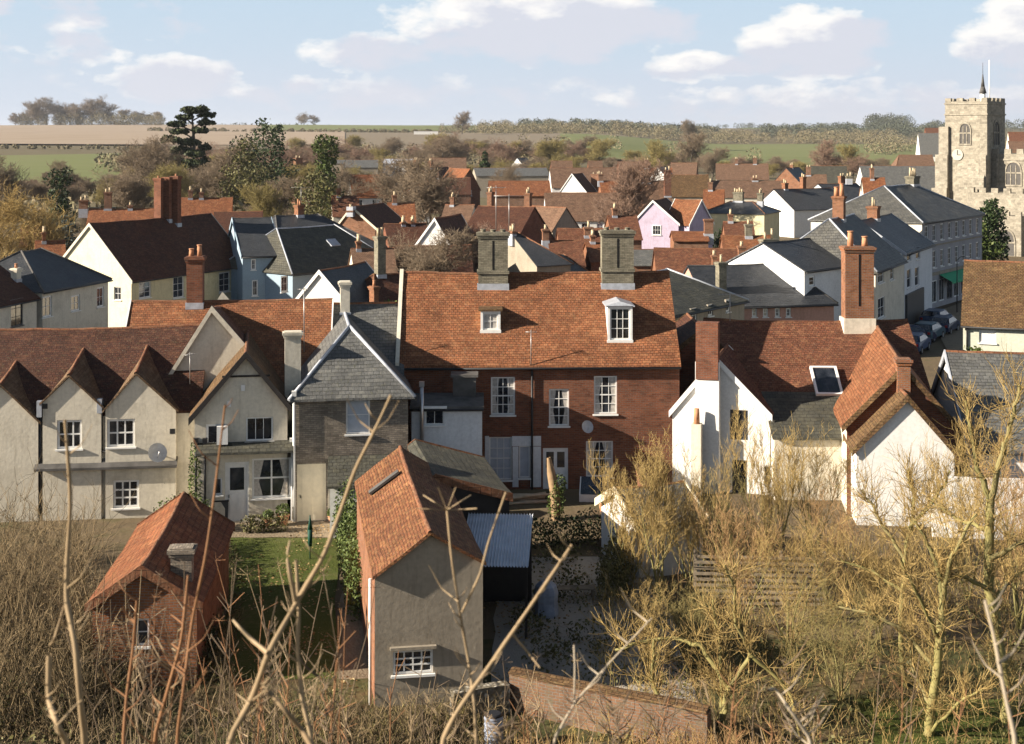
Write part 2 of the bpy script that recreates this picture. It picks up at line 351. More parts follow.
def make_door(parent, O, U, N, u0, u1, z0, z1, dm, fm=None, glaz=0, rev=.12, handle=True):
    M = frame_mx(O, U, N); fm = fm or P_WHITE; mb = MB(); fw = .08
    mb.box(u0 + fw, u1 - fw, rev - .05, rev, z0, z1 - fw, M)
    for i in range(2):
        for (a, b) in ((.12, .42), (.5, .9)) if not glaz else ((.1, .45),):
            uu = u0 + fw + (u1 - u0 - 2 * fw) * (.12 + .44 * i); mb.box(uu, uu + (u1 - u0 - 2 * fw) * .32, rev - .062, rev - .051, z0 + (z1 - z0) * a, z0 + (z1 - z0) * b, M)
    d = mb.build('door', dm, parent)
    f = MB(); f.box(u0, u0 + fw, rev - .09, rev + .01, z0, z1, M); f.box(u1 - fw, u1, rev - .09, rev + .01, z0, z1, M); f.box(u0 + fw, u1 - fw, rev - .09, rev + .01, z1 - fw, z1, M)
    f.build('door_frame', fm, d)
    if glaz:
        g_ = MB()
        for i in range(glaz):
            wd = (u1 - u0 - 2 * fw) / glaz; uu = u0 + fw + wd * i
            g_.box(uu + wd * .15, uu + wd * .85, rev - .06, rev - .052, z0 + (z1 - z0) * .52, z0 + (z1 - z0) * .9, M)
        g_.build('pane', GLASS, d)
    if handle:
        h = MB(); uu = u0 + fw + .07; h.box(uu, uu + .03, rev - .1, rev - .05, z0 + 1.0, z0 + 1.12, M); h.build('handle', P_BLACK, d)
    return d
def nz(x, y, z, s=1.0): return noise.noise(Vector((x * s, y * s, z * s)))
def slab(mb, A, B, C, D, th=.10, amp=.035, step=.7, seed=0.0, sag=0.0):
    """roof slope, A-B along the ridge, D-C along the eaves; slightly uneven, with a thickness"""
    A, B, C, D = map(Vector, (A, B, C, D))
    U = (C - D).normalized(); Nn = (C - D).cross(A - D) if (A - D).length > .01 else (C - D).cross(B - D)
    Nn.normalize(); 
    if Nn.z < 0: Nn = -Nn
    W = Nn.cross(U); 
    if W.z < 0: W = -W
    n = max(1, int(max((C - D).length, (B - A).length) / step)); m = max(1, int(max((A - D).length, (B - C).length) / step))
    pts = []
    for j in range(m + 1):
        q = j / m; a = A.lerp(D, q); b = B.lerp(C, q); row = []
        for i in range(n + 1):
            r_ = i / n; p = a.lerp(b, r_)
            dz = amp * (nz(p.x + seed, p.y, p.z, .45) * 1.4 + nz(p.x + seed, p.y, p.z, 1.3) * .5) - sag * math.sin(math.pi * r_) * (1 - q * .4)
            row.append(Vector((p.x, p.y, p.z + dz)))
        pts.append(row)
    fr = (D, U, W)
    for j in range(m):
        for i in range(n):
            mb.face([pts[j + 1][i], pts[j + 1][i + 1], pts[j][i + 1], pts[j][i]], frame=fr)
    dn = Vector((0, 0, -th))
    edge = pts[m][:]; 
    for a, b in zip(edge, edge[1:]): mb.face([a + dn, b + dn, b, a])
    for side in (0, n):
        e = [pts[j][side] for j in range(m + 1)]
        for a, b in zip(e, e[1:]): mb.face([a, b, b + dn, a + dn])
    mb.face([pts[m][0] + dn, pts[0][0] + dn, pts[0][n] + dn, pts[m][n] + dn])
    return pts
class House:
    """ridge from p0 to p1 (world points, seen left to right or near to far); local x runs along the ridge"""
    def __init__(s, name, label, cat, p0, p1, wf, wb, ef, eb, wall, roof, hl=0, hr=0, og=.12, oe=.22, gmat=None, group=None, sag=.05, amp=.035, base=0, ridge=True, ridge_mat=None, verge=None, gutter=True, zr=None, fascia=None, tilt=0):
        s.tilt = tilt
        p0, p1 = Vector(p0), Vector(p1); s.zr = zr if zr is not None else (p0.z + p1.z) / 2
        d = Vector((p1.x - p0.x, p1.y - p0.y, 0)); s.L = d.length; s.rz = math.atan2(d.y, d.x)
        s.c = Vector(((p0.x + p1.x) / 2, (p0.y + p1.y) / 2, 0)); s.base = base
        s.root = empty(name, label, cat, (s.c.x, s.c.y, base), s.rz, group)
        s.wf, s.wb, s.ef, s.eb = wf, wb, ef, eb; s.hl, s.hr = hl, hr; s.wall, s.roof = wall, roof
        s.og, s.oe, s.sag, s.amp = og, oe, sag, amp; s.holes = {k: [] for k in 'FBLR'}; s.gmat = gmat; s.items = []
        s.rd, s.rm, s.vg, s.gt = ridge, ridge_mat or RIDGE, verge, gutter; s.fascia = fascia; s.done = False
    # local <-> world
    def M(s): return Matrix.Translation((s.c.x, s.c.y, s.base)) @ Matrix.Rotation(s.rz, 4, 'Z')
    def plane(s, side):
        L = s.L / 2
        return {'F': (Vector((0, -s.wf, 0)), Vector((1, 0, 0)), Vector((0, -1, 0))), 'B': (Vector((0, s.wb, 0)), Vector((-1, 0, 0)), Vector((0, 1, 0))),
                'L': (Vector((-L, 0, 0)), Vector((0, -1, 0)), Vector((-1, 0, 0))), 'R': (Vector((L, 0, 0)), Vector((0, 1, 0)), Vector((1, 0, 0)))}[side]
    def hit(s, side, px, py, off=0.0):
        O, U, N = s.plane(side); Mi = s.M().inverted()
        c = Mi @ Vector((0, 0, EYE)); d = Mi.to_3x3() @ Vector(((px - CX) / F, 1, -(py - YH) / F)); O = O + N * off
        t_ = (O - c).dot(N) / d.dot(N); p = c + d * t_
        return (p - O).dot(U), p.z
    def rect(s, side, x0, y0, x1, y1):
        a = s.hit(side, x0, (y0 + y1) / 2); b = s.hit(side, x1, (y0 + y1) / 2); mx = (x0 + x1) / 2
        c = s.hit(side, mx, y0); d = s.hit(side, mx, y1)
        return min(a[0], b[0]), max(a[0], b[0]), max(min(c[1], d[1]), .02), max(c[1], d[1])
    def win(s, side, x0, y0, x1, y1, cols=2, rows=2, **kw):
        r_ = s.rect(side, x0, y0, x1, y1); s.holes[side].append(r_); s.items.append(('w', side, r_, cols, rows, kw))
    def winl(s, side, u, z, w_, h, cols=2, rows=2, **kw):       # local metres
        r_ = (u - w_ / 2, u + w_ / 2, z, z + h); s.holes[side].append(r_); s.items.append(('w', side, r_, cols, rows, kw))
    def door(s, side, x0, y0, x1, y1, mat, **kw):
        r_ = s.rect(side, x0, y0, x1, y1); s.holes[side].append(r_); s.items.append(('d', side, r_, mat, 0, kw))
    def zslope(s, y): return s.zr + (s.ef - s.zr) * (-y / s.wf) if y < 0 else s.zr + (s.eb - s.zr) * (y / s.wb)
    def finish(s, walls=True):
        L = s.L / 2; Z = Vector((0, 0, 1)); zr = s.zr; root = s.root
        if walls:
            mb = MB(); gm = MB() if s.gmat else mb
            for side, u0, u1, e in (('F', -L, L, s.ef), ('B', -L, L, s.eb)):
                O, U, N = s.plane(side); wall_face(mb, O, U, N, [(u0, 0), (u1, 0), (u1, e), (u0, e)], s.holes[side])
            for side, h in (('L', s.hl), ('R', s.hr)):
                O, U, N = s.plane(side); k = gm if side == 'L' else mb
                ya, yb = (-s.wb, s.wf) if side == 'L' else (-s.wf, s.wb); ea, eb = (s.eb, s.ef) if side == 'L' else (s.ef, s.eb)
                if h: e = min(ea, eb); poly = [(ya, 0), (yb, 0), (yb, e), (ya, e)]
                else: poly = [(ya, 0), (yb, 0), (yb, eb), (0, zr - .03), (ya, ea)]
                wall_face(k, O, U, N, poly, s.holes[side])
            mb.build('wall', s.wall, root)
            if s.gmat: gm.build('gable_wall', s.gmat, root)
        kf = (zr - s.ef) / s.wf; kb = (zr - s.eb) / s.wb; oe, og = s.oe, s.og
        yf, yb = -s.wf - oe, s.wb + oe; zf, zb = s.ef - kf * oe, s.eb - kb * oe; t0 = .1
        rl = -L + s.hl if s.hl else -L - og; rr = L - s.hr if s.hr else L + og
        xl = -L - (oe if s.hl else og); xr = L + (oe if s.hr else og)
        A, B = Vector((rl, 0, zr + t0)), Vector((rr, 0, zr + t0 + s.tilt))
        mb = MB(); sd_ = s.c.x * .37
        slab(mb, A, B, (xr, yf, zf + t0), (xl, yf, zf + t0), amp=s.amp, seed=sd_, sag=s.sag)
        slab(mb, B, A, (xl, yb, zb + t0), (xr, yb, zb + t0), amp=s.amp, seed=sd_, sag=s.sag)
        if s.hl: slab(mb, A, A, (xl, yf, zf + t0), (xl, yb, zb + t0), amp=s.amp, seed=sd_)
        if s.hr: slab(mb, B, B, (xr, yb, zb + t0), (xr, yf, zf + t0), amp=s.amp, seed=sd_)
        s.roof_o = mb.build('roof', s.roof, root)
        if s.rd:
            rb = MB(); n = max(2, int((rr - rl) / .45)); pts = []
            for i in range(n + 1):
                x = rl + (rr - rl) * i / n; pts.append(Vector((x, 0, zr + t0 + s.tilt * i / n + s.amp * (nz(x + sd_, 0, zr + t0, .45) * 1.4 + nz(x + sd_, 0, zr + t0, 1.3) * .5) - s.sag * math.sin(math.pi * i / n))))
            for a, b in zip(pts, pts[1:]): rb.cyl(a - Vector((0, 0, .04)), b + (b - a) * .03 - Vector((0, 0, .04)), .08, .08, 8, False)
            for (h, X, e) in ((s.hl, A, xl), (s.hr, B, xr)):
                if h:
                    for y_, z_ in ((yf, zf), (yb, zb)): rb.cyl(X, (e, y_, z_ + t0), .08, .08, 6)
            rb.build('ridge_tiles', s.rm, s.roof_o)
        if s.vg:
            for e, h in ((xl - .03, s.hl), (xr + .03, s.hr)):
                if h: continue
                vb = MB()
                for y_, z_ in ((yf, zf), (yb, zb)):
                    q = [Vector((e - .03, 0, zr + t0 + .05)), Vector((e + .03, 0, zr + t0 + .05)), Vector((e + .03, 0, zr - .16)), Vector((e - .03, 0, zr - .16))]
                    vb.prism(q, Vector((0, 0, 0)), Vector((0, y_, z_ - zr)))
                vb.build('bargeboard', s.vg, s.roof_o)
        if s.gt:
            gb = MB()
            gb.cyl((xl, yf - .05, zf - .04), (xr, yf - .05, zf - .04), .06, .06, 6); gb.build('gutter', P_BLACK, root)
        for it in s.items:
            O, U, N = s.plane(it[1]); r_ = it[2]
            if it[0] == 'w': make_window(root, O, U, N, *r_, it[3], it[4], **it[5])
            else: make_door(root, O, U, N, *r_, it[3], **it[5])
        s.done = True; return s
    def box_on(s, name, mat, side, x0, y0, x1, y1, depth, parent=None, off=0.0):   # something flat fixed to a wall
        O, U, N = s.plane(side); u0, u1, z0, z1 = s.rect(side, x0, y0, x1, y1); mb = MB(); mb.box(u0, u1, -depth - off, -.002 - off, z0, z1, frame_mx(O, U, N)); return mb.build(name, mat, parent or s.root)
    def xline(s, px, c=0.0):                # local x where the vertical plane through the pixel column meets the line y=c
        M_ = s.M(); o = M_ @ Vector((0, c, 0)); d = M_.to_3x3() @ Vector((1, 0, 0)); k = (px - CX) / F
        return (k * o.y - o.x) / (d.x - k * d.y)
    def chim(s, px0, px1, py, c=0.0, d=.6, mat=None, pots=2, pot_h=.35, xl=None, zb=None, pm=None, style=1, wm=1.0, potr=.11, flash=True):
        x = s.xline((px0 + px1) / 2, c) if xl is None else xl
        wp = s.M() @ Vector((x, c, 0)); sc = wp.y / F
        wd = abs(px1 - px0) * sc; ca, sa = abs(math.cos(s.rz)), abs(math.sin(s.rz))
        if ca > .35: wx = max(.35, (wd - d * sa) / ca); wy = d
        else: wx = d; wy = max(.35, (wd - d * ca) / sa)
        wx *= wm
        zt = EYE - (py - YH) * sc - s.base; zb = zb if zb is not None else s.zslope(c + (.3 if c < 0 else -.3 if c > 0 else 0)) - .9 - (wy / 2) * .6
        mb = MB(); a, b = wx / 2, wy / 2
        mb.box(x - a, x + a, c - b, c + b, zb, zt - .28)
        if style >= 1:
            e = .05; mb.box(x - a - e, x + a + e, c - b - e, c + b + e, zt - .28, zt - .16); mb.box(x - a - 2 * e, x + a + 2 * e, c - b - 2 * e, c + b + 2 * e, zt - .16, zt - .04)
            mb.box(x - a - e * .5, x + a + e * .5, c - b - e * .5, c + b + e * .5, zt - .04, zt)
        else: mb.box(x - a, x + a, c - b, c + b, zt - .28, zt)
        ch = mb.build('chimney', mat or B_RED, s.root)
        if flash:
          fl = MB(); zs = s.zslope(c - b if c <= 0 else c + b); fl.box(x - a - .05, x + a + .05, c - b - .05, c + b + .05, zb + .02, min(s.zr, zs) + .32 if s.zr - zs < 1.6 else zs + .3)
          fl.build('flashing', LEAD, ch)
        for i in range(pots):
            q = (i + .5) / pots - .5
            px_, py_ = (x + q * wx, c) if wx >= wy else (x, c + q * wy)
            pb = MB(); h = pot_h * (1 + .25 * math.sin(i * 2.4 + s.c.x)); pb.cyl((px_, py_, zt), (px_, py_, zt + h), potr, potr * .8, 8); pb.cyl((px_, py_, zt + h), (px_, py_, zt + h + .05), potr, potr, 8); pb.build('chimney_pot', pm or POT, ch)
        return ch
# ---------------------------------------------------------------- land
def sstep(a, b, x): q = max(0, min(1, (x - a) / (b - a))); return q * q * (3 - 2 * q)
def interp(kn, x):
    if x <= kn[0][0]: return kn[0][1]
    for (a, b), (c, d) in zip(kn, kn[1:]):
        if x <= c: q = (x - a) / (c - a); return b + (d - b) * q
    return kn[-1][1]
KL = [(0, 0), (430, 0), (700, 3.2), (950, 9.0), (1400, 17.5), (1900, 26), (2500, 37.5), (3300, 43), (9000, 30)]
KR = [(0, 0), (900, 0), (1300, 3), (2000, 15), (2900, 33), (4200, 46), (5200, 48), (9000, 35)]
def ground_z(x, y):
    r = math.hypot(x, y)
    md = 14.7 - .46 * max(0, r - 1.0)
    md = max(0.0, md) if r < 40 else 0.0
    q = sstep(.04, .16, x / max(y, 60)) if y > 60 else 0
    h = interp(KL, r) * (1 - q) + interp(KR, r) * q
    if r > 400: h += nz(x, y, 0, .0025) * min(3.0, (r - 400) * .002)
    low = .35 * nz(x, y, 3, .25) * sstep(5, 25, r) * (1 - sstep(34, 46, r))
    return md + h + low
def mground(name, cols, sc1, sc2, rough=.95):
    m, t = new_mat(name); o = t.n('ShaderNodeNewGeometry').outputs['Position']
    n = t.math('ADD', t.math('MULTIPLY', t.noise(o, sc1, 5, .6), .6), t.math('MULTIPLY', t.noise(o, sc2, 3, .6), .4))
    fin(t, t.ramp(n, [(.3 + .4 * i / (len(cols) - 1), c) for i, c in enumerate(cols)]), rough, t.noise(o, sc2 * 3, 3), .05, .1); return m
G_SCRUB = mground('scrub_ground', [(.05, .037, .02), (.12, .085, .045), (.065, .07, .028), (.18, .13, .07)], .25, 1.6)
G_TOWN = mground('town_ground', [(.08, .065, .045), (.14, .105, .065), (.08, .085, .035)], .06, .9)
G_LAND = mground('countryside', [(.10, .09, .05), (.14, .115, .07), (.085, .095, .04)], .006, .05)
G_LAWN = mground('lawn_grass', [(.05, .07, .014), (.075, .09, .022), (.12, .12, .045)], .5, 5)
G_PLOUGH = mground('plough_soil', [(.27, .21, .15), (.32, .25, .185), (.23, .18, .13)], .004, .03)
G_STUB = mground('stubble', [(.17, .14, .10), (.21, .17, .12)], .004, .03)
G_GREEN = mground('winter_wheat', [(.12, .135, .055), (.15, .165, .065), (.17, .17, .08)], .004, .03)
G_PATH = mground('garden_slabs', [(.16, .13, .09), (.24, .19, .13), (.12, .10, .07)], .8, 4)
G_GRAVEL = mground('patio_gravel', [(.30, .27, .23), (.38, .34, .29), (.22, .20, .17)], .5, 8)
G_ROAD = mground('asphalt', [(.045, .045, .048), (.06, .06, .062)], .3, 3)
def sheet(name, xs, ys, zf, mat, kind='structure'):
    me = bpy.data.meshes.new(name); vs = [(x, y, zf(x, y)) for y in ys for x in xs]; n = len(xs)
    fs = [(j * n + i, j * n + i + 1, (j + 1) * n + i + 1, (j + 1) * n + i) for j in range(len(ys) - 1) for i in range(n - 1)]
    me.from_pydata(vs, [], fs); me.polygons.foreach_set('use_smooth', [True] * len(fs)); me.materials.append(mat)
    o = bpy.data.objects.new(name, me); COL.objects.link(o); o['kind'] = kind; return o
def grow(a, b, s0, k):
    out = [a]; s = s0
    while out[-1] < b: out.append(min(b, out[-1] + s)); s *= k
    return out
ys = [-1500, -500, -150] + [-60 + 3 * i for i in range(40)] + grow(60, 9000, 4, 1.07)
half = grow(1.5, 6500, 1.5, 1.055); xs = [-x for x in half[::-1]] + half
sheet('ground', xs, ys, ground_z, G_LAND)
def wedge(name, p0, p1, r0, r1, mat, lift=.25, nr=24, nc=30, wob=0.0):
    """a field: a strip of land between two bearings (as columns) and two distances, following the hill"""
    me = bpy.data.meshes.new(name); vs = []; fs = []
    for j in range(nr + 1):
        for i in range(nc + 1):
            k = (p0 + (p1 - p0) * i / nc - CX) / F; ra, rb = (r0(k) if callable(r0) else r0), (r1(k) if callable(r1) else r1)
            r = ra + (rb - ra) * j / nr; x = k * r
            vs.append((x, r, ground_z(x, r) + lift))
    fs = [(j * (nc + 1) + i, j * (nc + 1) + i + 1, (j + 1) * (nc + 1) + i + 1, (j + 1) * (nc + 1) + i) for j in range(nr) for i in range(nc)]
    me.from_pydata(vs, [], fs); me.polygons.foreach_set('use_smooth', [True] * len(fs)); me.materials.append(mat)
    o = bpy.data.objects.new(name, me); COL.objects.link(o); o['kind'] = 'structure'; return o
wedge('ploughed_field', -260, 345, 1010, 2480, G_PLOUGH, 1.2)
wedge('green_field', -200, 160, 452, lambda k: 830 + 500 * (k + .25), G_GREEN, .8)
wedge('stubble_field', 150, 640, 900, 1720, G_STUB, .8)
wedge('far_green_field', 262, 620, 1900, 3000, G_GREEN, 1.5)
wedge('river_meadow', 560, 960, 760, 1560, G_GREEN, 1.2)
wedge('far_meadow', 740, 930, 3000, 4500, G_GREEN, .6)
wedge('scrub_slope', -900, 2200, lambda k: 12, lambda k: 46, G_SCRUB, .03, 24, 40)
wedge('town_yard', -400, 1500, 46.0, 260, G_TOWN, .02, 40, 30)
# street along the right-hand houses, with kerbs
def strip(name, pts, w0, w1, mat, z):
    mb = MB()
    L_, R_ = [], []
    for i, p in enumerate(pts):
        a = Vector(pts[max(0, i - 1)]); b = Vector(pts[min(len(pts) - 1, i + 1)]); d = (b - a).normalized(); n_ = Vector((d.y, -d.x))
        L_.append(Vector(p) + n_ * w0); R_.append(Vector(p) + n_ * w1)
    for i in range(len(pts) - 1): mb.face([Vector((*q, z)) for q in (L_[i], R_[i], R_[i + 1], L_[i + 1])])
    o = mb.build(name, mat); o['kind'] = 'structure'; return o
ROADL = [(31.5, 96), (36, 116), (42, 134), (53, 151), (62, 175)]
strip('road', ROADL, 1.6, 9.0, G_ROAD, .03)
strip('pavement', ROADL, -.6, 1.6, G_PATH, .14)
strip('parking_line', ROADL, 3.95, 4.05, P_WHITE, .036)
PAL = [(-33, 88), (-30.5, 104), (-26, 124), (-18, 142)]
strip('lane', PAL, 1.2, 6.5, G_ROAD, .03)
# ---------------------------------------------------------------- the nearer houses
def ridge(pl, pr, Yc, z, deg):
    k0 = ((pl + pr) / 2 - CX) / F; c = Vector((k0 * Yc, Yc)); d = Vector((math.cos(R(deg)), math.sin(R(deg))))
    out = []
    for px in (pl, pr):
        k = (px - CX) / F; t_ = (k * c.y - c.x) / (d.x - k * d.y); p = c + d * t_; out.append(Vector((p.x, p.y, z)))
    return out
def away(px, Y, z, deg, L):            # ridge that runs away from the camera, near end first
    p = Vector(((px - CX) * Y / F, Y, z)); return [p, p + Vector((math.cos(R(deg)), math.sin(R(deg)), 0)) * L]
def absorb(main, sub):
    Mi = main.M().inverted() @ sub.M()
    for ch in list(sub.root.children):
        ml = ch.matrix_local.copy(); ch.parent = main.root; ch.matrix_local = Mi @ ml
    bpy.data.objects.remove(sub.root)
def cross(main, px, z, hl_, hr_, ez, ln, y0=0.22, **kw):
    x = main.xline(px, -main.wf); M_ = main.M(); kw.setdefault('gutter', False)
    a = M_ @ Vector((x, -main.wf - y0, 0)); b = M_ @ Vector((x, -main.wf + ln, 0)); a.z = b.z = z
    ezr = kw.pop('ezr', ez)
    return House('x', 'x', 'x', a, b, hr_, hl_, ezr, ez, kw.pop('wall', main.wall), kw.pop('roof', main.roof), base=main.base, **kw)
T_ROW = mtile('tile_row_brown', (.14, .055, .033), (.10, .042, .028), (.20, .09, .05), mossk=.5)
# -- cream cottage row, far left
A = House('cottage_row', 'long cream cottage row with three pointed gables under one sagging brown tiled roof', 'house', *ridge(-60, 207, 64.8, 7.7, 7), 4.3, 4.3, 4.5, 4.8, W_CREAM, T_ROW, sag=.10, amp=.06, gutter=False, oe=.02)
A.finish()
for (px, z, hl_, hr_, ez, ezr, wins) in ((2, 5.85, 1.8, 1.55, 4.2, 4.3, ()), (70, 6.2, 1.1, 1.35, 5.1, 4.9, ((57, 420, 82, 449, 3, 2),)),
                                  (137, 6.25, 1.3, 1.68, 4.75, 4.7, ((107, 419, 135, 447, 3, 2), (113, 480, 139, 508, 3, 3)))):
    g_ = cross(A, px, z, hl_, hr_, ez, 3.4, ezr=ezr, oe=.12, og=.1, sag=0, tilt=.65, roof=T_TAN)
    for w_ in wins: g_.win('L', *w_[:4], w_[4], w_[5], fw=.1, bar=.065)
    g_.finish(); absorb(A, g_)
O, U, N = A.plane('F')
def pent(h, side, px0, py, px1, depth, drop, mat, name='pent_roof', th=.1, off=.03):
    O, U, N = h.plane(side); u0, z = h.hit(side, px0, py); u1, _ = h.hit(side, px1, py); mb = MB(); Z = Vector((0, 0, 1))
    a, b = O + U * u0 + N * off + Z * z, O + U * u1 + N * off + Z * z; c, d = b + N * depth - Z * drop, a + N * depth - Z * drop
    slab(mb, a, b, c, d, th, .015, .6); return mb.build(name, mat, h.root)
def pipe(h, side, px, y0, y1, mat=None, r=.05, off=.08, name='drainpipe'):
    O, U, N = h.plane(side); u, z0 = h.hit(side, px, y0); _, z1 = h.hit(side, px, y1); mb = MB()
    p = O + U * u + N * off; mb.cyl(p + Vector((0, 0, max(0, z1))), p + Vector((0, 0, z0)), r, r, 6); mb.box(-.11, .11, -.1, .1, -.12, .1, Matrix.Translation(p + Vector((0, 0, z0)))); return mb.build(name, mat or P_BLACK, h.root)
pent(A, 'F', 36, 460, 178, .42, .3, LEADD)
pipe(A, 'F', 41, 412, 515, r=.07, off=.13); pipe(A, 'F', 102, 402, 452, r=.06, off=.13); pipe(A, 'F', 46, 405, 460, r=.05, off=.15); pipe(A, 'F', 173, 430, 460, off=.13)
A.box_on('hopper', LEAD, 'F', 38, 400, 43, 416, .3); A.box_on('hopper', LEAD, 'F', 98, 398, 103, 412, .3)
mb = MB(); u0, z0 = A.hit('F', 102, 450); u1, z1 = A.hit('F', 152, 454); P_ = O + N * .15
mb.cyl(P_ + U * u0 + Vector((0, 0, z0)), P_ + U * u1 + Vector((0, 0, z1)), .05, .05, 6); mb.build('waste_pipe', P_BLACK, A.root)
def dish(h, side, px, py, r, off=.45):
    O, U, N = h.plane(side); u, z = h.hit(side, px, py, off); c = O + U * u + N * off + Vector((0, 0, z)); mb = MB()
    ax = (N * .8 + U * .35 + Vector((0, 0, .35))).normalized(); a = ax.orthogonal().normalized(); b = ax.cross(a); rings = []
    for k in range(5):
        q = k / 4; rings.append([c + (a * math.cos(i * math.pi / 8) + b * math.sin(i * math.pi / 8)) * r * q + ax * (.22 * r * q * q) for i in range(16)])
    for k in range(4):
        for i in range(16): j = (i + 1) % 16; mb.face([rings[k][i], rings[k][j], rings[k + 1][j], rings[k + 1][i]])
    d_ = mb.build('satellite_dish', LEAD, h.root)
    m2 = MB(); m2.cyl(c, O + U * u + Vector((0, 0, z - .15)), .03, .03, 6); m2.cyl(c - Vector((0, 0, r * .9)), c + ax * r * .8, .015, .015, 5); m2.build('bracket', STEEL, d_)
dish(A, 'F', 157, 453, .42)
lm = MB(); u0, z0 = A.hit('F', 165, 478); Mq = frame_mx(O + U * u0 + N * .1 + Vector((0, 0, z0)), U, N)
lm.cyl(Mq @ Vector((0, 0, .1)), Mq @ Vector((0, 0, -.18)), .04, .13, 8); lm.box(-.02, .02, 0, .12, .08, .12, Mq); lm.build('wall_lantern', P_BLACK, A.root)
# -- recessed link between row and gabled cottage
K1 = House('link_cottage', 'narrow cream cottage in the shaded gap left of the bay-windowed cottage', 'house', *ridge(172, 200, 64.5, 5.4, 7), 1.6, 3, 4.2, 4.6, W_CREAM, T_RED, sag=0, gutter=False)
K1.win('F', 176, 424, 191, 448, 2, 2); K1.finish()
# -- gabled cross roof behind (beige gable in shade)
B = House('tiled_house', 'long orange tiled house ridge behind the cream cottages with a tall square chimney', 'house', *ridge(134, 330, 68, 8.55, 5), 4.2, 4.2, 5.0, 5.0, W_CREAM, T_MAIN, verge=P_WHITE)
B.finish(); B.chim(187, 204, 256, 0, .75, B_RED, 2, .4, potr=.13)
B2 = House('rear_gable_house', 'beige gabled house with pale verge rising behind the gap between the cream cottages', 'house', *away(212, 63.2, 8.8, 97, 5.5), 2.2, 1.75, 6.2, 6.0, W_CREAM, T_RED, verge=W_CREAM, gutter=False, tilt=-.65)
B2.finish()
# -- gabled cottage with the bay window
C_ = House('gabled_cottage', 'cream gabled cottage with a large bay window, white door and a mossy tiled left slope', 'house', *away(246, 60.0, 7.25, 100, 6.5), 1.75, 2.15, 5.05, 4.75, W_CREAM, T_MOSS, verge=W_DARK, og=.2, oe=.25, sag=.04)
C_.win('L', 246, 417, 273, 441, 3, 1, fw=.07); C_.win('L', 214, 478, 222, 495, 1, 1)
C_.win('L', 206, 424, 226, 445, 1, 1, fw=.1); C_.door('L', 225, 462, 249, 521, P_WHITE, glaz=1); C_.win('L', 252, 458, 291, 498, 2, 2, fw=.09, bar=.07, curtain=.25); C_.finish()
C_.chim(283, 301, 331, -2.0, .6, W_CREAM, 0, .25, xl=-2.3, zb=4.2, style=1, flash=False, wm=.72)
pent(C_, 'L', 197, 443, 293, .75, .3, T_SLATEG)
mb = MB(); O, U, N = C_.plane('L')
for px in (196, 205, 292): pipe(C_, 'L', px, 440, 520, P_WHITE if px > 250 else P_BLACK)
C_.box_on('band', W_DARK, 'L', 222, 375, 270, 377, .04)
C_.box_on('air_unit', P_WHITE, 'L', 217, 425, 228, 443, .35)
for px, py in ((243, 388), (229, 404)): C_.box_on('vent', P_WHITE, 'L', px - 2, py - 3, px + 2, py + 3, .05)
# -- slate-roofed grey brick house
D = House('slate_roofed_house', 'grey brick house with a hipped slate roof, lead hips and a cream door', 'house', *away(352, 60.4, 7.95, 99, 8.4), 2.42, 2.42, 5.5, 5.5, B_GREY, T_SLATE, hl=2.55, sag=.02, amp=.015, ridge_mat=LEAD, og=.02, oe=.28)
D.win('L', 346, 396, 370, 434, 1, 2, gm=P_BLIND, fm=P_WHITE, fw=.07); D.door('L', 297, 464, 326, 521, P_CREAM, fm=P_CREAM); D.finish()
pipe(D, 'L', 294, 393, 521, P_WHITE, .06); D.chim(322, 333, 281, 0, .55, W_CREAM, 0, xl=D.L / 2 - .5)
D.box_on('render_panel', W_CREAM, 'L', 328, 462, 331, 521, .03)
# -- lean-to beside it
D2 = House('glazed_lean_to', 'small white lean-to with ribbed grey roof beside the slate-roofed grey brick house', 'shed', *ridge(331, 392, 59.6, 2.9, 6), 1.9, .4, 2.2, 2.8, W_WHITE, T_SLATEG, sag=0, ridge=False, gutter=False); D2.finish()
# -- slate range between grey house and brick house
B3 = House('slate_range', 'low grey slate roofed range tucked between the lead-hipped house and the big red brick house', 'house', *ridge(326, 401, 68.6, 8.35, 5), 5.2, 3.6, 4.4, 5.2, B_GREY, T_SLATE, sag=.03, gutter=False); B3.finish()
# -- main brick house
Fh = House('brick_townhouse', 'large red brick house with long orange tiled roof, two dormers and two pale chimney stacks', 'house', *ridge(404, 668, 69.6, 9.75, 1.5), 3.9, 4.1, 5.95, 5.9, B_RED, T_MAIN, sag=.06, amp=.05, og=.05, oe=.2)
for r_ in ((491, 377, 515, 415, 4, 4), (549, 389, 569, 426, 2, 4), (594, 376, 617, 414, 3, 4)): Fh.win('F', *r_, fw=.07, bar=.03, sash=True, curtain=.3)
Fh.win('F', 586, 441, 613, 477, 4, 4, fw=.07, sash=True, curtain=.35); Fh.door('F', 543, 448, 568, 489, P_WHITE, glaz=2)
Fh.win('F', 489, 437, 512, 480, 3, 4, fw=.07, sash=True, gm=P_BLIND); Fh.win('F', 519, 446, 530, 478, 1, 1, gm=P_BLIND); Fh.finish()
Fh.chim(478, 508, 232, -.3, .9, B_YELLOW, 3, .08, potr=.14, pm=B_YELLOW); Fh.chim(601, 633, 230, -.3, .9, B_YELLOW, 3, .08, potr=.14, pm=B_YELLOW)
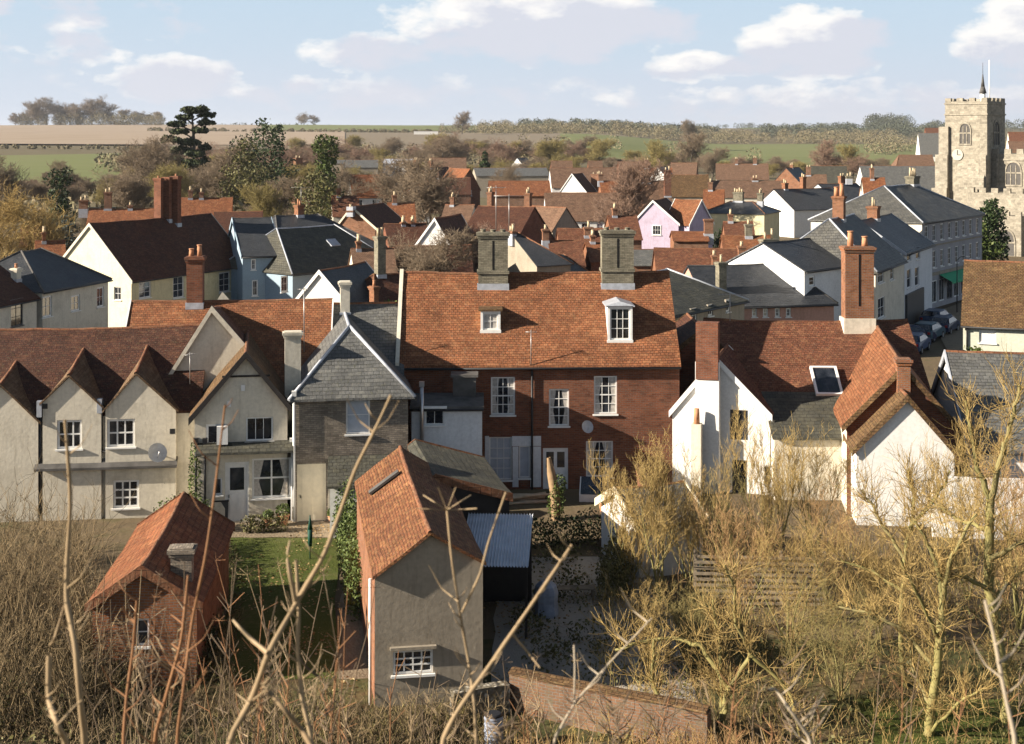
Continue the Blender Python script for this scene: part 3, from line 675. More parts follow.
for o_ in [c for c in Fh.root.children if c.name.startswith('chimney')]:      # near-black strip down each stack, painting the shade of a slot
    v = [Vector(q.co) for q in o_.data.vertices][:8]; x0 = min(q.x for q in v); x1 = max(q.x for q in v); y0 = min(q.y for q in v); z1 = max(q.z for q in v)
    mb = MB(); xm = (x0 + x1) / 2; mb.box(xm - .04, xm + .04, y0 - .012, y0 + .05, z1 - 1.55, z1 - .12); mb.build('stack_slot_shade', DARK, o_)
    mb = MB(); mb.box(x0 - .06, x1 + .06, y0 - .06, y0 + .96, z1 - 1.75, z1 - 1.6); mb.build('stack_band', B_YELLOW, o_)
Fh.box_on('painted_panel', W_WHITEB, 'F', 485, 436, 489, 487, .02); Fh.box_on('painted_panel', W_WHITEB, 'F', 512, 436, 541, 446, .02); Fh.box_on('painted_panel', W_WHITEB, 'F', 530.5, 446.5, 541, 487, .02)
Fh.box_on('painted_panel', W_WHITEB, 'F', 512.5, 446.5, 518.5, 487, .02)
pipe(Fh, 'F', 532, 366, 489); dish(Fh, 'F', 587, 427, .3, .3)
O, U, N = Fh.plane('L')
for s_ in (-1, 1):
    mb = MB()
    y_ = s_ * 4.1; ze = Fh.zr - (Fh.zr - Fh.ef) * 4.1 / 3.9; q = [Vector((-Fh.L / 2 - .2, 0, 0)), Vector((-Fh.L / 2 - .02, 0, 0)), Vector((-Fh.L / 2 - .02, 0, .42)), Vector((-Fh.L / 2 - .2, 0, .42))]
    mb.prism(q, Vector((0, 0, Fh.zr - .16)), Vector((0, y_, ze - .16)))
    mb.build('parapet', W_CREAM, Fh.root)
def dormer(h, x0, y0, x1, y1, cols, rows, yl, top=.25, side=None, roofm=None, peak=0.0, gm=None, cheek=None, ov=.12):
    """box dormer on the front slope whose face stands at local y=yl"""
    O = Vector((0, yl, 0)); U = Vector((1, 0, 0)); N = Vector((0, -1, 0)); Mi = h.M().inverted()
    c = Mi @ Vector((0, 0, EYE))
    def hh(px, py): d = Mi.to_3x3() @ Vector(((px - CX) / F, 1, -(py - YH) / F)); t_ = (yl - c.y) / d.y; p = c + d * t_; return p.x, p.z
    u0, _ = hh(x0, (y0 + y1) / 2); u1, _ = hh(x1, (y0 + y1) / 2); _, z1 = hh((x0 + x1) / 2, y0); _, z0 = hh((x0 + x1) / 2, y1)
    k = (h.zr - h.ef) / h.wf; zb0 = h.zr + k * yl; back = -(h.zr - z1) / k + .1
    z0 = max(z0, zb0 - .05)
    mb = MB(); e = .09
    wall_face(mb, O, U, N, [(u0, z0 - .3), (u1, z0 - .3), (u1, z1), (u0, z1)], [(u0 + e, u1 - e, z0 + e * .7, z1 - e)], .08)
    for u in (u0, u1): mb.face([Vector((u, yl, z0 - .3)), Vector((u, yl, z1)), Vector((u, back, z1)), Vector((u, back, h.zr + k * back - .2))])
    d_ = mb.build('dormer', cheek or LEAD, h.root)
    make_window(d_, O, U, N, u0 + e, u1 - e, z0 + e * .7, z1 - e, cols, rows, fw=.07, bar=.03, rev=.08, sill=False, gm=gm)
    f = MB(); f.box(u0 - .02, u0 + e, -.03, -.002, z0 - .05, z1, frame_mx(O, U, N)); f.box(u1 - e, u1 + .02, -.03, -.002, z0 - .05, z1, frame_mx(O, U, N)); f.box(u0 - .05, u1 + .05, -.07, -.003, z0 - .09, z0 + e * .6, frame_mx(O, U, N)); f.box(u0 + e, u1 - e, -.03, -.002, z1 - e, z1, frame_mx(O, U, N)); f.build('surround', P_WHITE, d_)
    r_ = MB()
    if peak:
        um = (u0 + u1) / 2; A_, B_ = Vector((um, yl - ov + .5 * peak, z1 + peak)), Vector((um, back + peak / k, z1 + peak))
        f0, f1 = Vector((u0 - ov, yl - ov, z1 + .02)), Vector((u1 + ov, yl - ov, z1 + .02)); b0, b1 = Vector((u0 - ov, back, z1 + .02)), Vector((u1 + ov, back, z1 + .02))
        slab(r_, B_, A_, f0, b0, .06, 0); slab(r_, A_, B_, b1, f1, .06, 0); r_.face([f0, f1, A_])
    else: r_.box(u0 - ov, u1 + ov, yl - ov, back + .15, z1, z1 + .1)
    r_.build('dormer_roof', roofm or LEAD, d_); return d_
dormer(Fh, 481, 311, 500, 331, 2, 2, -2.65, gm=P_DRAPE, roofm=T_MOSS, cheek=P_CREAM)
dormer(Fh, 608, 306, 632, 341, 3, 3, -3.05, peak=.22, cheek=P_WHITE)
# -- white flat-roofed annexe
E = House('flat_roofed_annexe', 'white annexe with a dark flat roof and steel flue against the red brick house', 'extension', *ridge(413, 482, 63.6, 5.0, 1), 1.2, 1.2, 4.45, 4.6, W_WHITEB, LEADD, sag=0, amp=.01, ridge=False, og=.08, oe=.1)
E.win('F', 425, 409, 444, 425, 2, 1, fw=.06); E.zr = 4.62; E.finish(); pipe(E, 'F', 422, 383, 447, STEEL, .09, .2, 'flue')
mb = MB(); p = E.M().inverted() @ atY(464, 385, 64.2); mb.box(p.x - .5, p.x + .55, p.y - .4, p.y + .4, 4.4, 5.6); mb.box(p.x - .6, p.x + .65, p.y - .5, p.y + .5, 5.6, 5.72); mb.build('rooflight_box', LEADD, E.root)
E.box_on('window_hood', P_WHITE, 'F', 423, 406, 447, 408, .18)
# -- dark gabled house in the passage
Q1 = House('dark_gable_house', 'dark brick gabled house in the shaded passage with one sunlit tile verge', 'house', *away(704, 69.2, 7.1, 92, 5), 2.2, 1.75, 4.6, 5.75, B_RED, T_BROWN, verge=T_MOSS, gutter=False); Q1.finish()
# -- white gabled cottage
G = House('white_gabled_cottage', 'white painted cottage gable with a brick capped chimney breast and a small dark casement', 'house', *away(716, 65.3, 6.2, 74, 4), 2.5, 2.1, 3.7, 3.65, W_WHITE, T_RED, og=.06, oe=.1, verge=P_WHITE, gutter=False)
G.win('L', 730, 410, 748, 440, 2, 3, sill=False, fm=P_DOOR); G.win('L', 732, 460, 747, 504, 2, 2, fm=P_DOOR, sill=False); G.finish()
G.chim(702, 727, 322, .35, .62, B_RED, 0, xl=-G.L / 2 - .25, zb=5.3, style=0, flash=False)
mb = MB(); mb.box(-G.L / 2 - .5, -G.L / 2 - .003, -.2, .9, 0, 6.1); mb.build('chimney_breast', W_WHITE, G.root)
mb = MB(); mb.box(-G.L / 2 - 1.1, -G.L / 2 - .6, .55, 1.0, 0, 3.3); s_ = mb.build('wash_house_stack', W_CREAM, G.root); mb = MB(); mb.cyl((-G.L / 2 - .85, .78, 3.3), (-G.L / 2 - .85, .78, 4.0), .15, .12, 8); mb.build('chimney_pot', POT, s_)
# -- big red tiled house right of it
Hh = House('red_tiled_house', 'big house with a broad red tiled roof, roof window and a very tall orange chimney', 'house', *ridge(706, 905, 71, 7.25, -1), 4.6, 4.4, 4.2, 4.2, B_RED, T_RED, sag=.14, amp=.07)
Hh.finish(); ch = Hh.chim(840, 875, 246, -.3, .95, B_ORANGE, 2, .6, potr=.16, wm=.82)
v = [Vector(q.co) for q in ch.data.vertices][:8]; x0 = min(q.x for q in v); x1 = max(q.x for q in v); y0 = min(q.y for q in v); z1 = max(q.z for q in v)
mb = MB(); xm = (x0 + x1) / 2; mb.box(xm - .05, xm + .05, y0 - .012, y0 + .05, z1 - 2.7, z1 - .1); mb.build('stack_slot_shade', DARK, ch)  # surface strip coloured as the shade of a slot, nothing cut in
mb = MB(); mb.box(x0 - .08, x1 + .08, y0 - .08, y0 + 1.03, 6.4, 7.45); mb.build('stack_base', W_CREAM, ch)
def rooflight(h, x0, y0, x1, y1, name='roof_window'):
    Mi = h.M().inverted(); c = Mi @ Vector((0, 0, EYE)); k = (h.zr - h.ef) / h.wf; n_ = Vector((0, -k, 1)).normalized(); q = Vector((0, 0, h.zr + .12))
    def hh(px, py): d = Mi.to_3x3() @ Vector(((px - CX) / F, 1, -(py - YH) / F)); return c + d * ((q - c).dot(n_) / d.dot(n_))
    a, b = hh(x0, y1), hh(x1, y0); v_ = Vector((0, 1, k)).normalized(); u0, u1 = a.x, b.x; L_ = (b - a).dot(v_); o = Vector((0, a.y, a.z)); mb = MB()
    def bx(ua, ub, va, vb, ha, hb, m_):
        p = [o + Vector((ua, 0, 0)) + v_ * va, o + Vector((ub, 0, 0)) + v_ * va, o + Vector((ub, 0, 0)) + v_ * vb, o + Vector((ua, 0, 0)) + v_ * vb]; m_.prism(p, n_ * ha, n_ * hb)
    f = .11; bx(u0, u0 + f, 0, L_, 0, .14, mb); bx(u1 - f, u1, 0, L_, 0, .14, mb); bx(u0 + f, u1 - f, 0, f, 0, .14, mb); bx(u0 + f, u1 - f, L_ - f, L_, 0, .14, mb)
    w_ = mb.build(name, P_WHITE, h.root); g_ = MB(); bx(u0 + f, u1 - f, f, L_ - f, .04, .08, g_); g_.build('pane', GLASS, w_)
rooflight(Hh, 816, 368, 836, 396)
# -- slate catslide and cream wall under it
M1 = House('catslide_range', 'low cream walled range under a grey slate lean-to roof below the broad red roof', 'house', *ridge(764, 856, 66.6, 4.35, -1), 2.9, .5, 2.9, 4.2, W_CREAM, T_SLATEG, sag=.03, ridge=False, gutter=False)
M1.win('F', 764, 466, 772, 486, 1, 2); M1.finish()
# -- cross wing and the sunlit white gable
Kh = House('cross_wing', 'tiled cross wing running back to the tall orange chimney, tiles orange on the sunny slope', 'house', *away(903, 61.0, 6.5, 82, 10.4), 2.3, 2.4, 4.0, 4.0, W_CREAM, T_MAIN, sag=.05, amp=.06, verge=T_MOSS, gutter=False, gmat=B_RED, tilt=.6); Kh.finish()
J = House('white_gable_house', 'sunlit white gable behind the golden bare trees with a stubby brick chimney at its apex', 'house', *away(907, 59.4, 5.5, 84, 2.6), 1.95, 2.1, 3.25, 3.35, W_WHITE, T_MOSS, sag=0, verge=T_MOSS, gutter=False); J.finish()
J.chim(904, 918, 358, -.1, .55, B_ORANGE, 0, xl=.3, zb=5, flash=False)
S1 = House('grey_slate_house', 'house with a wide grey slate roof half in shadow at the right edge', 'house', *ridge(948, 1090, 64.5, 6.55, -6), 4.6, 4, 3.2, 3.5, W_WHITE, T_SLATE, ridge_mat=RIDGE, verge=LEAD); S1.finish()
Nn_ = House('mossy_roofed_cottage', 'pale green cottage under a broad mossy golden tiled roof at the right edge', 'house', *ridge(966, 1130, 84, 8.95, -20), 4.6, 4.6, 5.75, 5.6, W_GREEN, T_MOSS, sag=.06)
Nn_.win('F', 979, 330, 996, 343, 1, 1, gm=P_WHITE); Nn_.finish(); pipe(Nn_, 'F', 967, 328, 350)
# white garden wall right of the gable
# ---------------------------------------------------------------- the streets behind
V2 = lambda x, y, z=0: Vector((x, y, z))
P1 = House('terraced_house', 'pale two-storey terrace house with dark hipped slate roof in front of the yellow house', 'house', V2(-37.7, 102.6, 7.9), V2(-35.5, 111.5, 7.9), 3.7, 4, 5.4, 5.4, W_CREAM, T_SLATED, hl=3.0, hr=3.6, ridge_mat=LEADD, verge=LEAD)
for r_ in ((42, 296, 52, 317), (71, 295, 80, 311), (97, 287, 104, 307)): P1.win('F', *r_, 2, 2, fw=.12)
P1.finish()
P0 = House('terraced_house', 'pale terrace house with a dark brown roof cut by the left edge of the photo', 'house', V2(-41.4, 89, 8.0), V2(-38.5, 102.2, 8.0), 4.2, 4, 5.0, 5.0, W_CREAM, T_BROWN)
P0.win('F', 11, 299, 23, 326, 2, 3, fm=P_DOOR); P0.finish(); P0.chim(12, 20, 268, -2.6, .6, W_CREAM, 1)
P2 = House('yellow_house', 'yellow rendered house with a dark brown steep roof and a cluster of tall joined chimneys', 'house', V2(-36.9, 122.5, 8.95), V2(-29.8, 138.2, 8.95), 4.5, 4.5, 4.3, 4.3, W_CREAMY, T_BROWN, ridge_mat=T_BROWN, verge=W_CREAM, sag=.1, gmat=W_PALEY)
for r_ in ((139, 281, 151, 298), (173, 276, 184, 298), (219, 272, 230, 292), (237, 270, 242, 280)): P2.win('F', *r_, 2, 3, fw=.12)
P2.win('L', 114, 287, 121, 300, 2, 2); P2.finish()
for k, (a, b) in enumerate(((154, 163), (163, 171), (171, 181))): P2.chim(a, b, 178 - k, .4 * (1 - k), .8, B_RED, 0 if k == 1 else 1, .2, wm=1.0)
P3 = House('blue_house', 'light blue rendered house with a navy slate roof beside the yellow house', 'house', V2(-26.9, 135.2, 8.7), V2(-23.6, 136.4, 8.7), 5.5, 4, 5.55, 5.6, W_BLUE, T_SLATED, ridge_mat=LEADD, verge=W_BLUE)
for r_ in ((252, 280, 258, 296), (251, 259, 256, 270), (268, 274, 274, 290)): P3.win('F', *r_, 2, 2, fw=.12)
P3.finish()
P5 = House('slate_villa', 'house with a broad navy hipped slate roof and one orange chimney, beyond the blue house', 'house', V2(-25.8, 139.5, 8.6), V2(-16, 147, 8.6), 6, 5, 5, 5, W_GREY, T_SLATED, hl=2.5, hr=5, ridge_mat=LEADD); P5.finish(); P5.chim(294, 304, 205, 0, .8, B_ORANGE, 2, .5)
P4 = House('olive_roofed_house', 'pale blue house under a big olive grey slate roof with a roof window', 'house', V2(-24.0, 131.5, 7.8), V2(-15.5, 142, 7.8), 5.0, 5, 4.1, 4.2, W_BLUE, T_SLATEG, hl=2.5, hr=3.5, ridge_mat=LEAD)
P4.win('F', 281, 276, 288, 292, 2, 2, fw=.12); P4.finish()
mb = MB(); Mx = Matrix.Translation((1.0, -2.2, P4.zslope(-2.2) + .12)) @ Matrix.Rotation(math.atan2(P4.zr - P4.ef, P4.wf), 4, 'X'); mb.box(-.6, .6, -.5, .5, 0, .12, Mx); mb.build('roof_window', LEAD, P4.root)
P6 = House('white_gable_cottage', 'small bright white gable with a black roof just behind the orange tiled ridge', 'house', *away(320, 97, 7.25, 70, 7), 2.1, 1.9, 5.1, 5.1, W_WHITE, T_SLATED, verge=P_WHITE, gutter=False); P6.finish()
Qc = House('ivy_covered_house', 'brown roofed house choked with ivy and brick chimneys behind the slate range', 'house', V2(-11.2, 100, 6.6), V2(-6.6, 103, 6.6), 3, 4, 4, 4, B_RED, T_BROWN, hl=1.5); Qc.finish(); Qc.chim(374, 386, 236, 0, .6, B_YELLOW, 2, .6, pm=POTY); Qc.chim(369, 379, 286, -4.5, .7, B_ORANGE, 1, .4, zb=2)
# behind the brick house
R1 = House('olive_walled_house', 'house with dark olive wall and mossy slate roof directly behind the brick house', 'house', V2(3.5, 85.5, 7.5), V2(12.3, 97.6, 7.5), 4.3, 4, 5.5, 5.5, W_GREY, T_SLATEG, hr=3, ridge_mat=LEAD)
for r_ in ((691, 308, 697, 323), (708, 304, 713, 316), (726, 299, 730, 312)): R1.win('F', *r_, 2, 2, fw=.12)
R1.finish()
R2 = House('pink_house', 'low pink rendered house with dark slate hipped roof and a tall buff chimney', 'house', V2(13.2, 104.5, 6.9), V2(22.9, 107, 6.9), 3.6, 3.4, 4.35, 4.4, W_PINK, T_SLATED, hr=2.6, ridge_mat=LEADD)
for px in (752, 763, 775, 786): R2.win('F', px, 308, px + 5, 317, 2, 2, fw=.1)
R2.finish(); R2.chim(760, 777, 239, 1.5, .8, B_YELLOW, 2, .6, pm=POTY); R2.chim(716, 726, 262, -2.4, .7, B_YELLOW, 1, .6, pm=POTY)
Wh = House('white_street_house', 'white rendered house with navy slate roof left of the tall orange chimney', 'house', V2(19.0, 106.0, 8.5), V2(24.0, 111.3, 8.5), 3.6, 3.6, 6.7, 6.7, W_WHITEB, T_SLATED, ridge_mat=LEADD)
Wh.win('F', 809, 276, 815, 286, 1, 2, fw=.12); Wh.win('F', 809, 297, 815, 316, 2, 2, fw=.12); Wh.finish()
Tt = House('slate_hipped_house', 'cream street house with lit grey slate hip and orange chimney with clay pots', 'house', V2(24.0, 108.8, 10), V2(28.9, 118.4, 10), 4.2, 5, 6.4, 6, W_CREAM, T_SLATEM, hl=2.6, ridge_mat=LEAD)
for r_ in ((878, 268, 884, 283), (878, 297, 885, 318), (890, 266, 894, 280)): Tt.win('F', *r_, 2, 2, fw=.1)
Tt.finish(); Tt.chim(832, 846, 196, 0, .9, B_ORANGE, 2, .8, potr=.2)
Uu = House('white_three_storey_house', 'white three-storey street house with white verge, next left of the long grey terrace', 'house', V2(30.0, 120.8, 9.3), V2(35.6, 131.6, 9.3), 3.8, 4, 6.7, 6.5, W_WHITEB, T_SLATED, ridge_mat=LEADD, verge=LEAD)
for (a, y0, y1) in ((898, 254, 265), (898, 272, 292), (907, 250, 261), (907, 269, 288), (916, 247, 259), (915, 267, 286), (897, 299, 325)): Uu.win('F', a, y0, a + 4.2, y1, 1, 2, fw=.08)
Uu.box_on('shopfront', P_DOOR, 'F', 905, 291, 922, 325, .2); Uu.finish(); Uu.chim(866, 881, 206, 0, .9, B_ORANGE, 2, .6, pm=POTY)
GL = House('long_grey_terrace', 'long grey brick three-storey terrace with rows of tall windows and shops at street level', 'terrace', V2(34.3, 136, 11.6), V2(45.2, 151.5, 11.6), 5.6, 5.6, 8.5, 8.4, W_TERR, T_SLATEM, hl=5.2, hr=5.5, gmat=W_CREAM, ridge_mat=LEAD)
for i in range(8):
    u = -GL.L / 2 + 1.3 + i * 2.3
    for z, h in ((6.5, 1.6), (3.9, 1.7)): GL.winl('F', u, z, 1.0, h, 2, 3, fw=.1, fm=P_WHITE)
    GL.winl('F', u, .5, 1.7, 2.2, 2, 1, fw=.12, fm=P_WHITE if i % 3 else P_DOOR, sill=False)
GL.finish(); GL.chim(904, 921, 176, 0, .9, B_YELLOW, 4, .7, pm=POTY, potr=.14)
for z_, h_ in ((3.2, .3), (6.05, .15)): mb = MB(); mb.box(-GL.L / 2 - .05, GL.L / 2, -5.72, -5.603, z_, z_ + h_); mb.build('string_course', W_GREY, GL.root)
AWN = mplain('awning_green', (.02, .32, .14), .6)
mb = MB(); mb.face([V2(-4.5, -5.62, 3.15), V2(-4.5, -6.9, 2.5), V2(4.5, -6.9, 2.5), V2(4.5, -5.62, 3.15)]); mb.face([V2(-4.5, -6.9, 2.5), V2(-4.5, -6.9, 2.3), V2(4.5, -6.9, 2.3), V2(4.5, -6.9, 2.5)])
mb.build('awning', AWN, GL.root)
def HV(name, label, pl, pr, py, zr, deg, wf, ef, wall, roof, wb=None, hl=0, hr=0, ch=(), nw=0, gw=0, verge=None, gmat=None, Y=None, cat='house', **kw):
    """a farther house from the pixel span and row of its ridge"""
    Yc = Y or F * (EYE - zr) / (py - YH)
    if Y: zr = EYE - (py - YH) * Y / F
    k = ((pl + pr) / 2 - CX) / F; base = 0
    if Yc > 420: base = ground_z(k * Yc, Yc) - .3
    h = House(name, label, cat, *ridge(pl, pr, Yc, zr - base, deg), wf, wb or wf, ef, ef, wall, roof, hl=hl, hr=hr, verge=verge, gmat=gmat, base=base, gutter=False, amp=.03, **kw)
    for i in range(nw):
        u = -h.L / 2 + h.L * (i + .5) / nw; h.winl('F', u, ef - 1.6, 1.0, 1.2, 2, 2, fw=.1)
        if ef > 4.5: h.winl('F', u, .9, 1.1, 1.3, 2, 2, fw=.1)
    for i in range(gw): h.winl('L', (i - (gw - 1) / 2) * 2.4, ef - 1.7, 1.0, 1.2, 2, 2, fw=.1)
    h.finish()
    for c in ch: h.chim(c[0], c[1], c[2], c[3] if len(c) > 3 else 0, .8, c[4] if len(c) > 4 else B_ORANGE, c[5] if len(c) > 5 else 2, .5, pm=POTY, potr=.15)
    return h
def HA(name, label, px, py, Y, deg, L, hr_, hl_, drop, wall, roof, ch=(), verge=None, gw=0, **kw):
    z = EYE - (py - YH) * Y / F; k = (px - CX) / F; base = 0
    if Y > 420: base = ground_z(k * Y, Y) - .3
    z -= base
    h = House(name, label, 'house', *away(px, Y, z, deg, L), hr_, hl_, z - drop, z - drop, wall, roof, verge=verge, base=base, gutter=False, amp=.03, **kw)
    for i in range(gw): h.winl('L', (i - (gw - 1) / 2) * 2.0, z - drop - 1.5, 1.0, 1.3, 2, 2, fw=.1)
    h.finish()
    for c in ch: h.chim(c[0], c[1], c[2], c[3] if len(c) > 3 else 0, .8, c[4] if len(c) > 4 else B_ORANGE, 2, .5, pm=POTY, xl=c[5] if len(c) > 5 else None, potr=.15)
    return h
HV('distant_house', 'orange roofed house just behind the yellow house, with slim brick chimneys', 90, 156, 209, 7, 10, 4, 4.5, B_ORANGE, T_PAN, ch=((79, 88, 200), (104, 112, 192), (128, 133, 205)))
HV('distant_house', 'orange roofed house right of the tall joined chimneys, two small stacks on its ridge', 182, 232, 198, 7.4, 10, 4.5, 4, B_ORANGE, T_PAN, ch=((188, 193, 190), (199, 204, 192)))
HV('distant_house', 'little orange roofed house among bushes at the far left, with a brown chimney', 36, 64, 241, 6.2, 20, 3, 4, W_CREAM, T_PAN, ch=((41, 47, 232),))
HV('distant_house', 'low red roofed house half hidden by bushes at the far left', 22, 50, 226, 6.2, 15, 3, 4, W_CREAM, T_RED)
HA('brick_gable_house', 'sunlit orange brick gabled house between the conifers, with one chimney', 300, 168, 345, 62, 12, 3.6, 3.0, 4.2, B_ORANGE, T_BROWN, ch=((294, 302, 158),), gw=1)
HV('orange_roofed_house', 'house with bright orange roof and white wall right of the tall green conifer', 350, 379, 175, 0, 12, 5.0, 5.6, W_WHITE, T_PAN, Y=262, nw=2)
HV('warehouse', 'pale roofed long shed beyond the orange roofed house', 384, 413, 159, 0, 2, 7, 7.5, W_WHITE, LEAD, Y=480, cat='shed')
HV('warehouse', 'tan roofed industrial shed beyond the conifers', 346, 378, 160, 0, 5, 7, 6.5, W_GREY, T_SLATE, Y=470, cat='shed')
HV('warehouse', 'long low grey shed behind the orange brick gable', 296, 345, 160, 0, 2, 7, 6.8, W_GREY, T_SLATE, Y=500, cat='shed')
HA('brick_villa', 'tall orange brick house behind bare trees, gable lit, left of its darker twin', 421, 168, 325, 62, 12, 4.2, 3.2, 4.0, B_ORANGE, T_BROWN, ch=((413, 419, 160), (428, 433, 161)), gw=2)
HA('brick_villa', 'brick house with pale orange hipped roof right of the tall brick villa', 470, 169, 318, 120, 10, 2.6, 3.6, 4.6, B_RED, T_PAN, ch=((455, 465, 187, 4.5),), gw=1)
HA('timbered_gable_house', 'brick gable with broad cream verges and a chimney up its middle', 352, 207, 160, 72, 9, 2.9, 1.9, 2.3, B_ORANGE, T_BROWN, verge=P_CREAM, ch=((348, 356, 210, 0, B_ORANGE, -4.7),))
HA('white_tree_hidden_house', 'white gabled house seen through the bare tree left of the brick house roof', 435, 219, 130, 75, 8, 1.7, 2.1, 2.8, W_WHITE, T_BROWN, verge=P_WHITE)
HV('brown_roofed_house', 'low brown roofed house below the bare trees, left of the pale chimney stack', 395, 470, 246, 6.6, 5, 4, 4.2, B_RED, T_BROWN)
HV('brown_roofed_house', 'brown roofed brick house with two slim stacks behind bare trees', 385, 425, 224, 7.6, 15, 4.5, 4.6, B_RED, T_BROWN, ch=((401, 405, 222), (410, 415, 222)))
HV('dark_roofed_house', 'big very dark brown roof filling the gap right of the left pale chimney stack', 479, 534, 207, 8.6, -22, 6.5, 4.6, B_RED, T_BROWN, ch=((487, 494, 192, 2.5), (524, 532, 193, 3)))
HV('navy_roofed_house', 'navy slate roof with a white lead strip, between the pale chimney stacks', 512, 545, 233, 7.6, 30, 4.5, 5, W_GREY, T_SLATED, hr=3, ch=((509, 515, 231),))
HV('grey_roofed_outhouse', 'low grey roofed building right of the navy slate roof', 545, 584, 255, 5.4, 12, 3.5, 3.6, B_RED, T_SLATE, hr=2)
HV('red_roofed_house', 'low red roofed house behind the ridge between the pale chimney stacks', 549, 580, 241, 6.2, 5, 3.5, 4, B_ORANGE, T_RED, ch=((542, 549, 229, 0, B_ORANGE, 1),))
HV('orange_terrace', 'long bright orange roof beyond the big dark brown roof', 489, 549, 181, 0, 3, 5.5, 5, B_ORANGE, T_PAN, Y=285)
HV('warehouse', 'long grey green roofed shed with a dark right gable', 474, 546, 168, 0, 6, 8, 6, W_GREY, T_SLATE, Y=395, cat='shed')
HA('white_far_house', 'tiny white gable far beyond the long grey green shed', 517, 158, 500, 65, 8, 3.5, 3.2, 3.8, W_WHITE, T_SLATED)
h16 = HV('buff_roofed_house', 'buff roofed house with a large white front gable, left of the bare tree', 550, 614, 168, 0, 3, 6, 4.5, W_WHITE, T_BUFF, Y=345)
HA('white_front_gable', 'large white gabled wing standing in front of the buff roof, left of the bare tree', 572, 174, 330, 70, 8, 4.2, 3.6, 5.0, W_WHITE, T_BROWN, verge=P_WHITE, ch=((591, 600, 174, -3),))
HV('buff_terrace', 'long buff roofed terrace with white walls and small windows behind the bare tree', 545, 634, 193, 8, 2, 5, 4.1, W_WHITE, T_BUFF, nw=6)
HA('small_gabled_house', 'little brown gabled house at the left end of the long buff terrace', 566, 208, 172, 130, 7, 2.2, 2.2, 2.6, W_GREY, T_BUFF)
HV('red_roofed_house', 'red roofed house with a short stack, below the buff terrace', 558, 602, 229, 6.8, 3, 4.5, 3.8, B_ORANGE, T_RED, ch=((584, 593, 227, -1, B_ORANGE, 1),))
La = HA('lavender_house', 'lavender rendered gabled house with one window, dark roof falling to the right', 653, 201, 185, 72, 8.5, 3.4, 2.7, 2.9, W_LAV, T_BROWN, verge=P_WHITE, gw=0)
Lw = HV('lavender_wing', 'lavender rendered wing with its gable in shade, right of the lavender gable', 676, 701, 200, 0, -42, 2.7, 5.2, W_LAV, T_MAIN, verge=P_WHITE, Y=187)
mb = MB(); O_, U_, N_ = La.plane('L'); make_window(La.root, O_ + N_ * .05, U_, N_, -.1, 1.1, 3.7, 5.0, 3, 2, fw=.1, rev=.05)
HV('brick_stack_house', 'orange brick house crowned by a wide chimney block, behind the lavender gable', 641, 669, 181, 0, 3, 4, 4.6, B_ORANGE, T_BUFF, Y=238, ch=((641, 650, 173, 0, B_ORANGE, 3), (664, 671, 170, -2, B_RED, 2)))
HA('white_far_house', 'tiny white gable behind the wide brick chimney block', 658, 167, 380, 65, 7, 3, 3, 3.5, W_WHITE, T_SLATED)
HV('far_buff_house', 'small buff roofed house with dark right gable, far behind the lavender house', 671, 697, 163, 0, -12, 5, 4.4, B_ORANGE, T_BUFF, Y=440)
HV('far_buff_house', 'low olive buff roof between the lavender house and the farther buff roof', 668, 708, 175, 0, -3, 5, 4.2, W_GREY, T_MOSS, Y=300)
HV('far_buff_house', 'wide buff roofed house right of the small far buff house', 716, 768, 164, 0, -8, 6, 4.4, W_CREAM, T_BUFF, Y=425, ch=((735, 738, 159), (753, 757, 158)))
HV('far_buff_house', 'long low buff roof in front of the wide buff roofed house', 708, 785, 181, 0, -3, 6, 4.0, W_CREAM, T_BUFF, Y=300, ch=((752, 758, 178),))
HA('salmon_gable_house', 'salmon brick gabled house with black roof, centre right beyond the dark terrace', 786, 168, 350, 58, 9, 4, 3.8, 4, B_ORANGE, T_SLATED, ch=((790, 793, 165),))
HV('far_grey_house', 'grey green roofed house with a white verge, right of the salmon gable', 810, 846, 166, 0, -5, 5, 4.4, W_GREY, T_SLATEG, Y=380)
HV('far_grey_house', 'long grey roof left of the church tower, beyond the cream stacks', 860, 940, 166, 0, -3, 7, 4.6, W_WHITE, T_SLATE, Y=330)
HV('far_buff_house', 'buff roofed hall against the meadow, left of the church tower', 890, 932, 155, 0, -3, 7, 4.6, W_GREY, T_BUFF, Y=470, hl=3)
HV('cream_villa', 'cream house with shallow slate hipped roof and clustered buff chimneys, behind the dark bush', 712, 772, 202, 6.9, -26, 4.2, 5.4, W_CREAMY, T_SLATED, hl=3, hr=3, nw=0, ch=((733, 744, 192, 0, B_YELLOW, 4), (757, 764, 193, 0, B_YELLOW, 3)))
HV('dark_terrace', 'white gabled terrace with a long nearly black roof', 774, 830, 189, 7.8, 30, 5.0, 4.6, W_WHITE, T_SLATED, ch=((782, 788, 183, 0), (800, 806, 177, 1)))
HV('dark_terrace', 'second nearly black roof, right of the white gabled terrace', 818, 856, 184, 8, 30, 5.0, 5, W_WHITE, T_SLATED, ch=((838, 846, 176),))
HV('red_ridge_house', 'long mottled red tiled roof between the right pale stack and the buff chimney', 655, 754, 249, 6.4, -2, 4.8, 3.4, B_ORANGE, T_RED, ch=((738, 745, 246, -3, B_ORANGE, 1), (712, 716, 255, -3.6, B_ORANGE, 1)))
HV('red_ridge_house', 'smaller orange tiled roof just behind the long mottled red roof', 722, 770, 236, 6.4, -2, 4.0, 3.4, B_ORANGE, T_MAIN, ch=((745, 752, 224, 0, B_YELLOW, 1),))
HV('brick_lean_to', 'small grey roofed brick outbuilding beside the right pale chimney stack', 630, 655, 250, 5.6, -2, 2.5, 4.4, B_ORANGE, T_SLATE, Y=None)
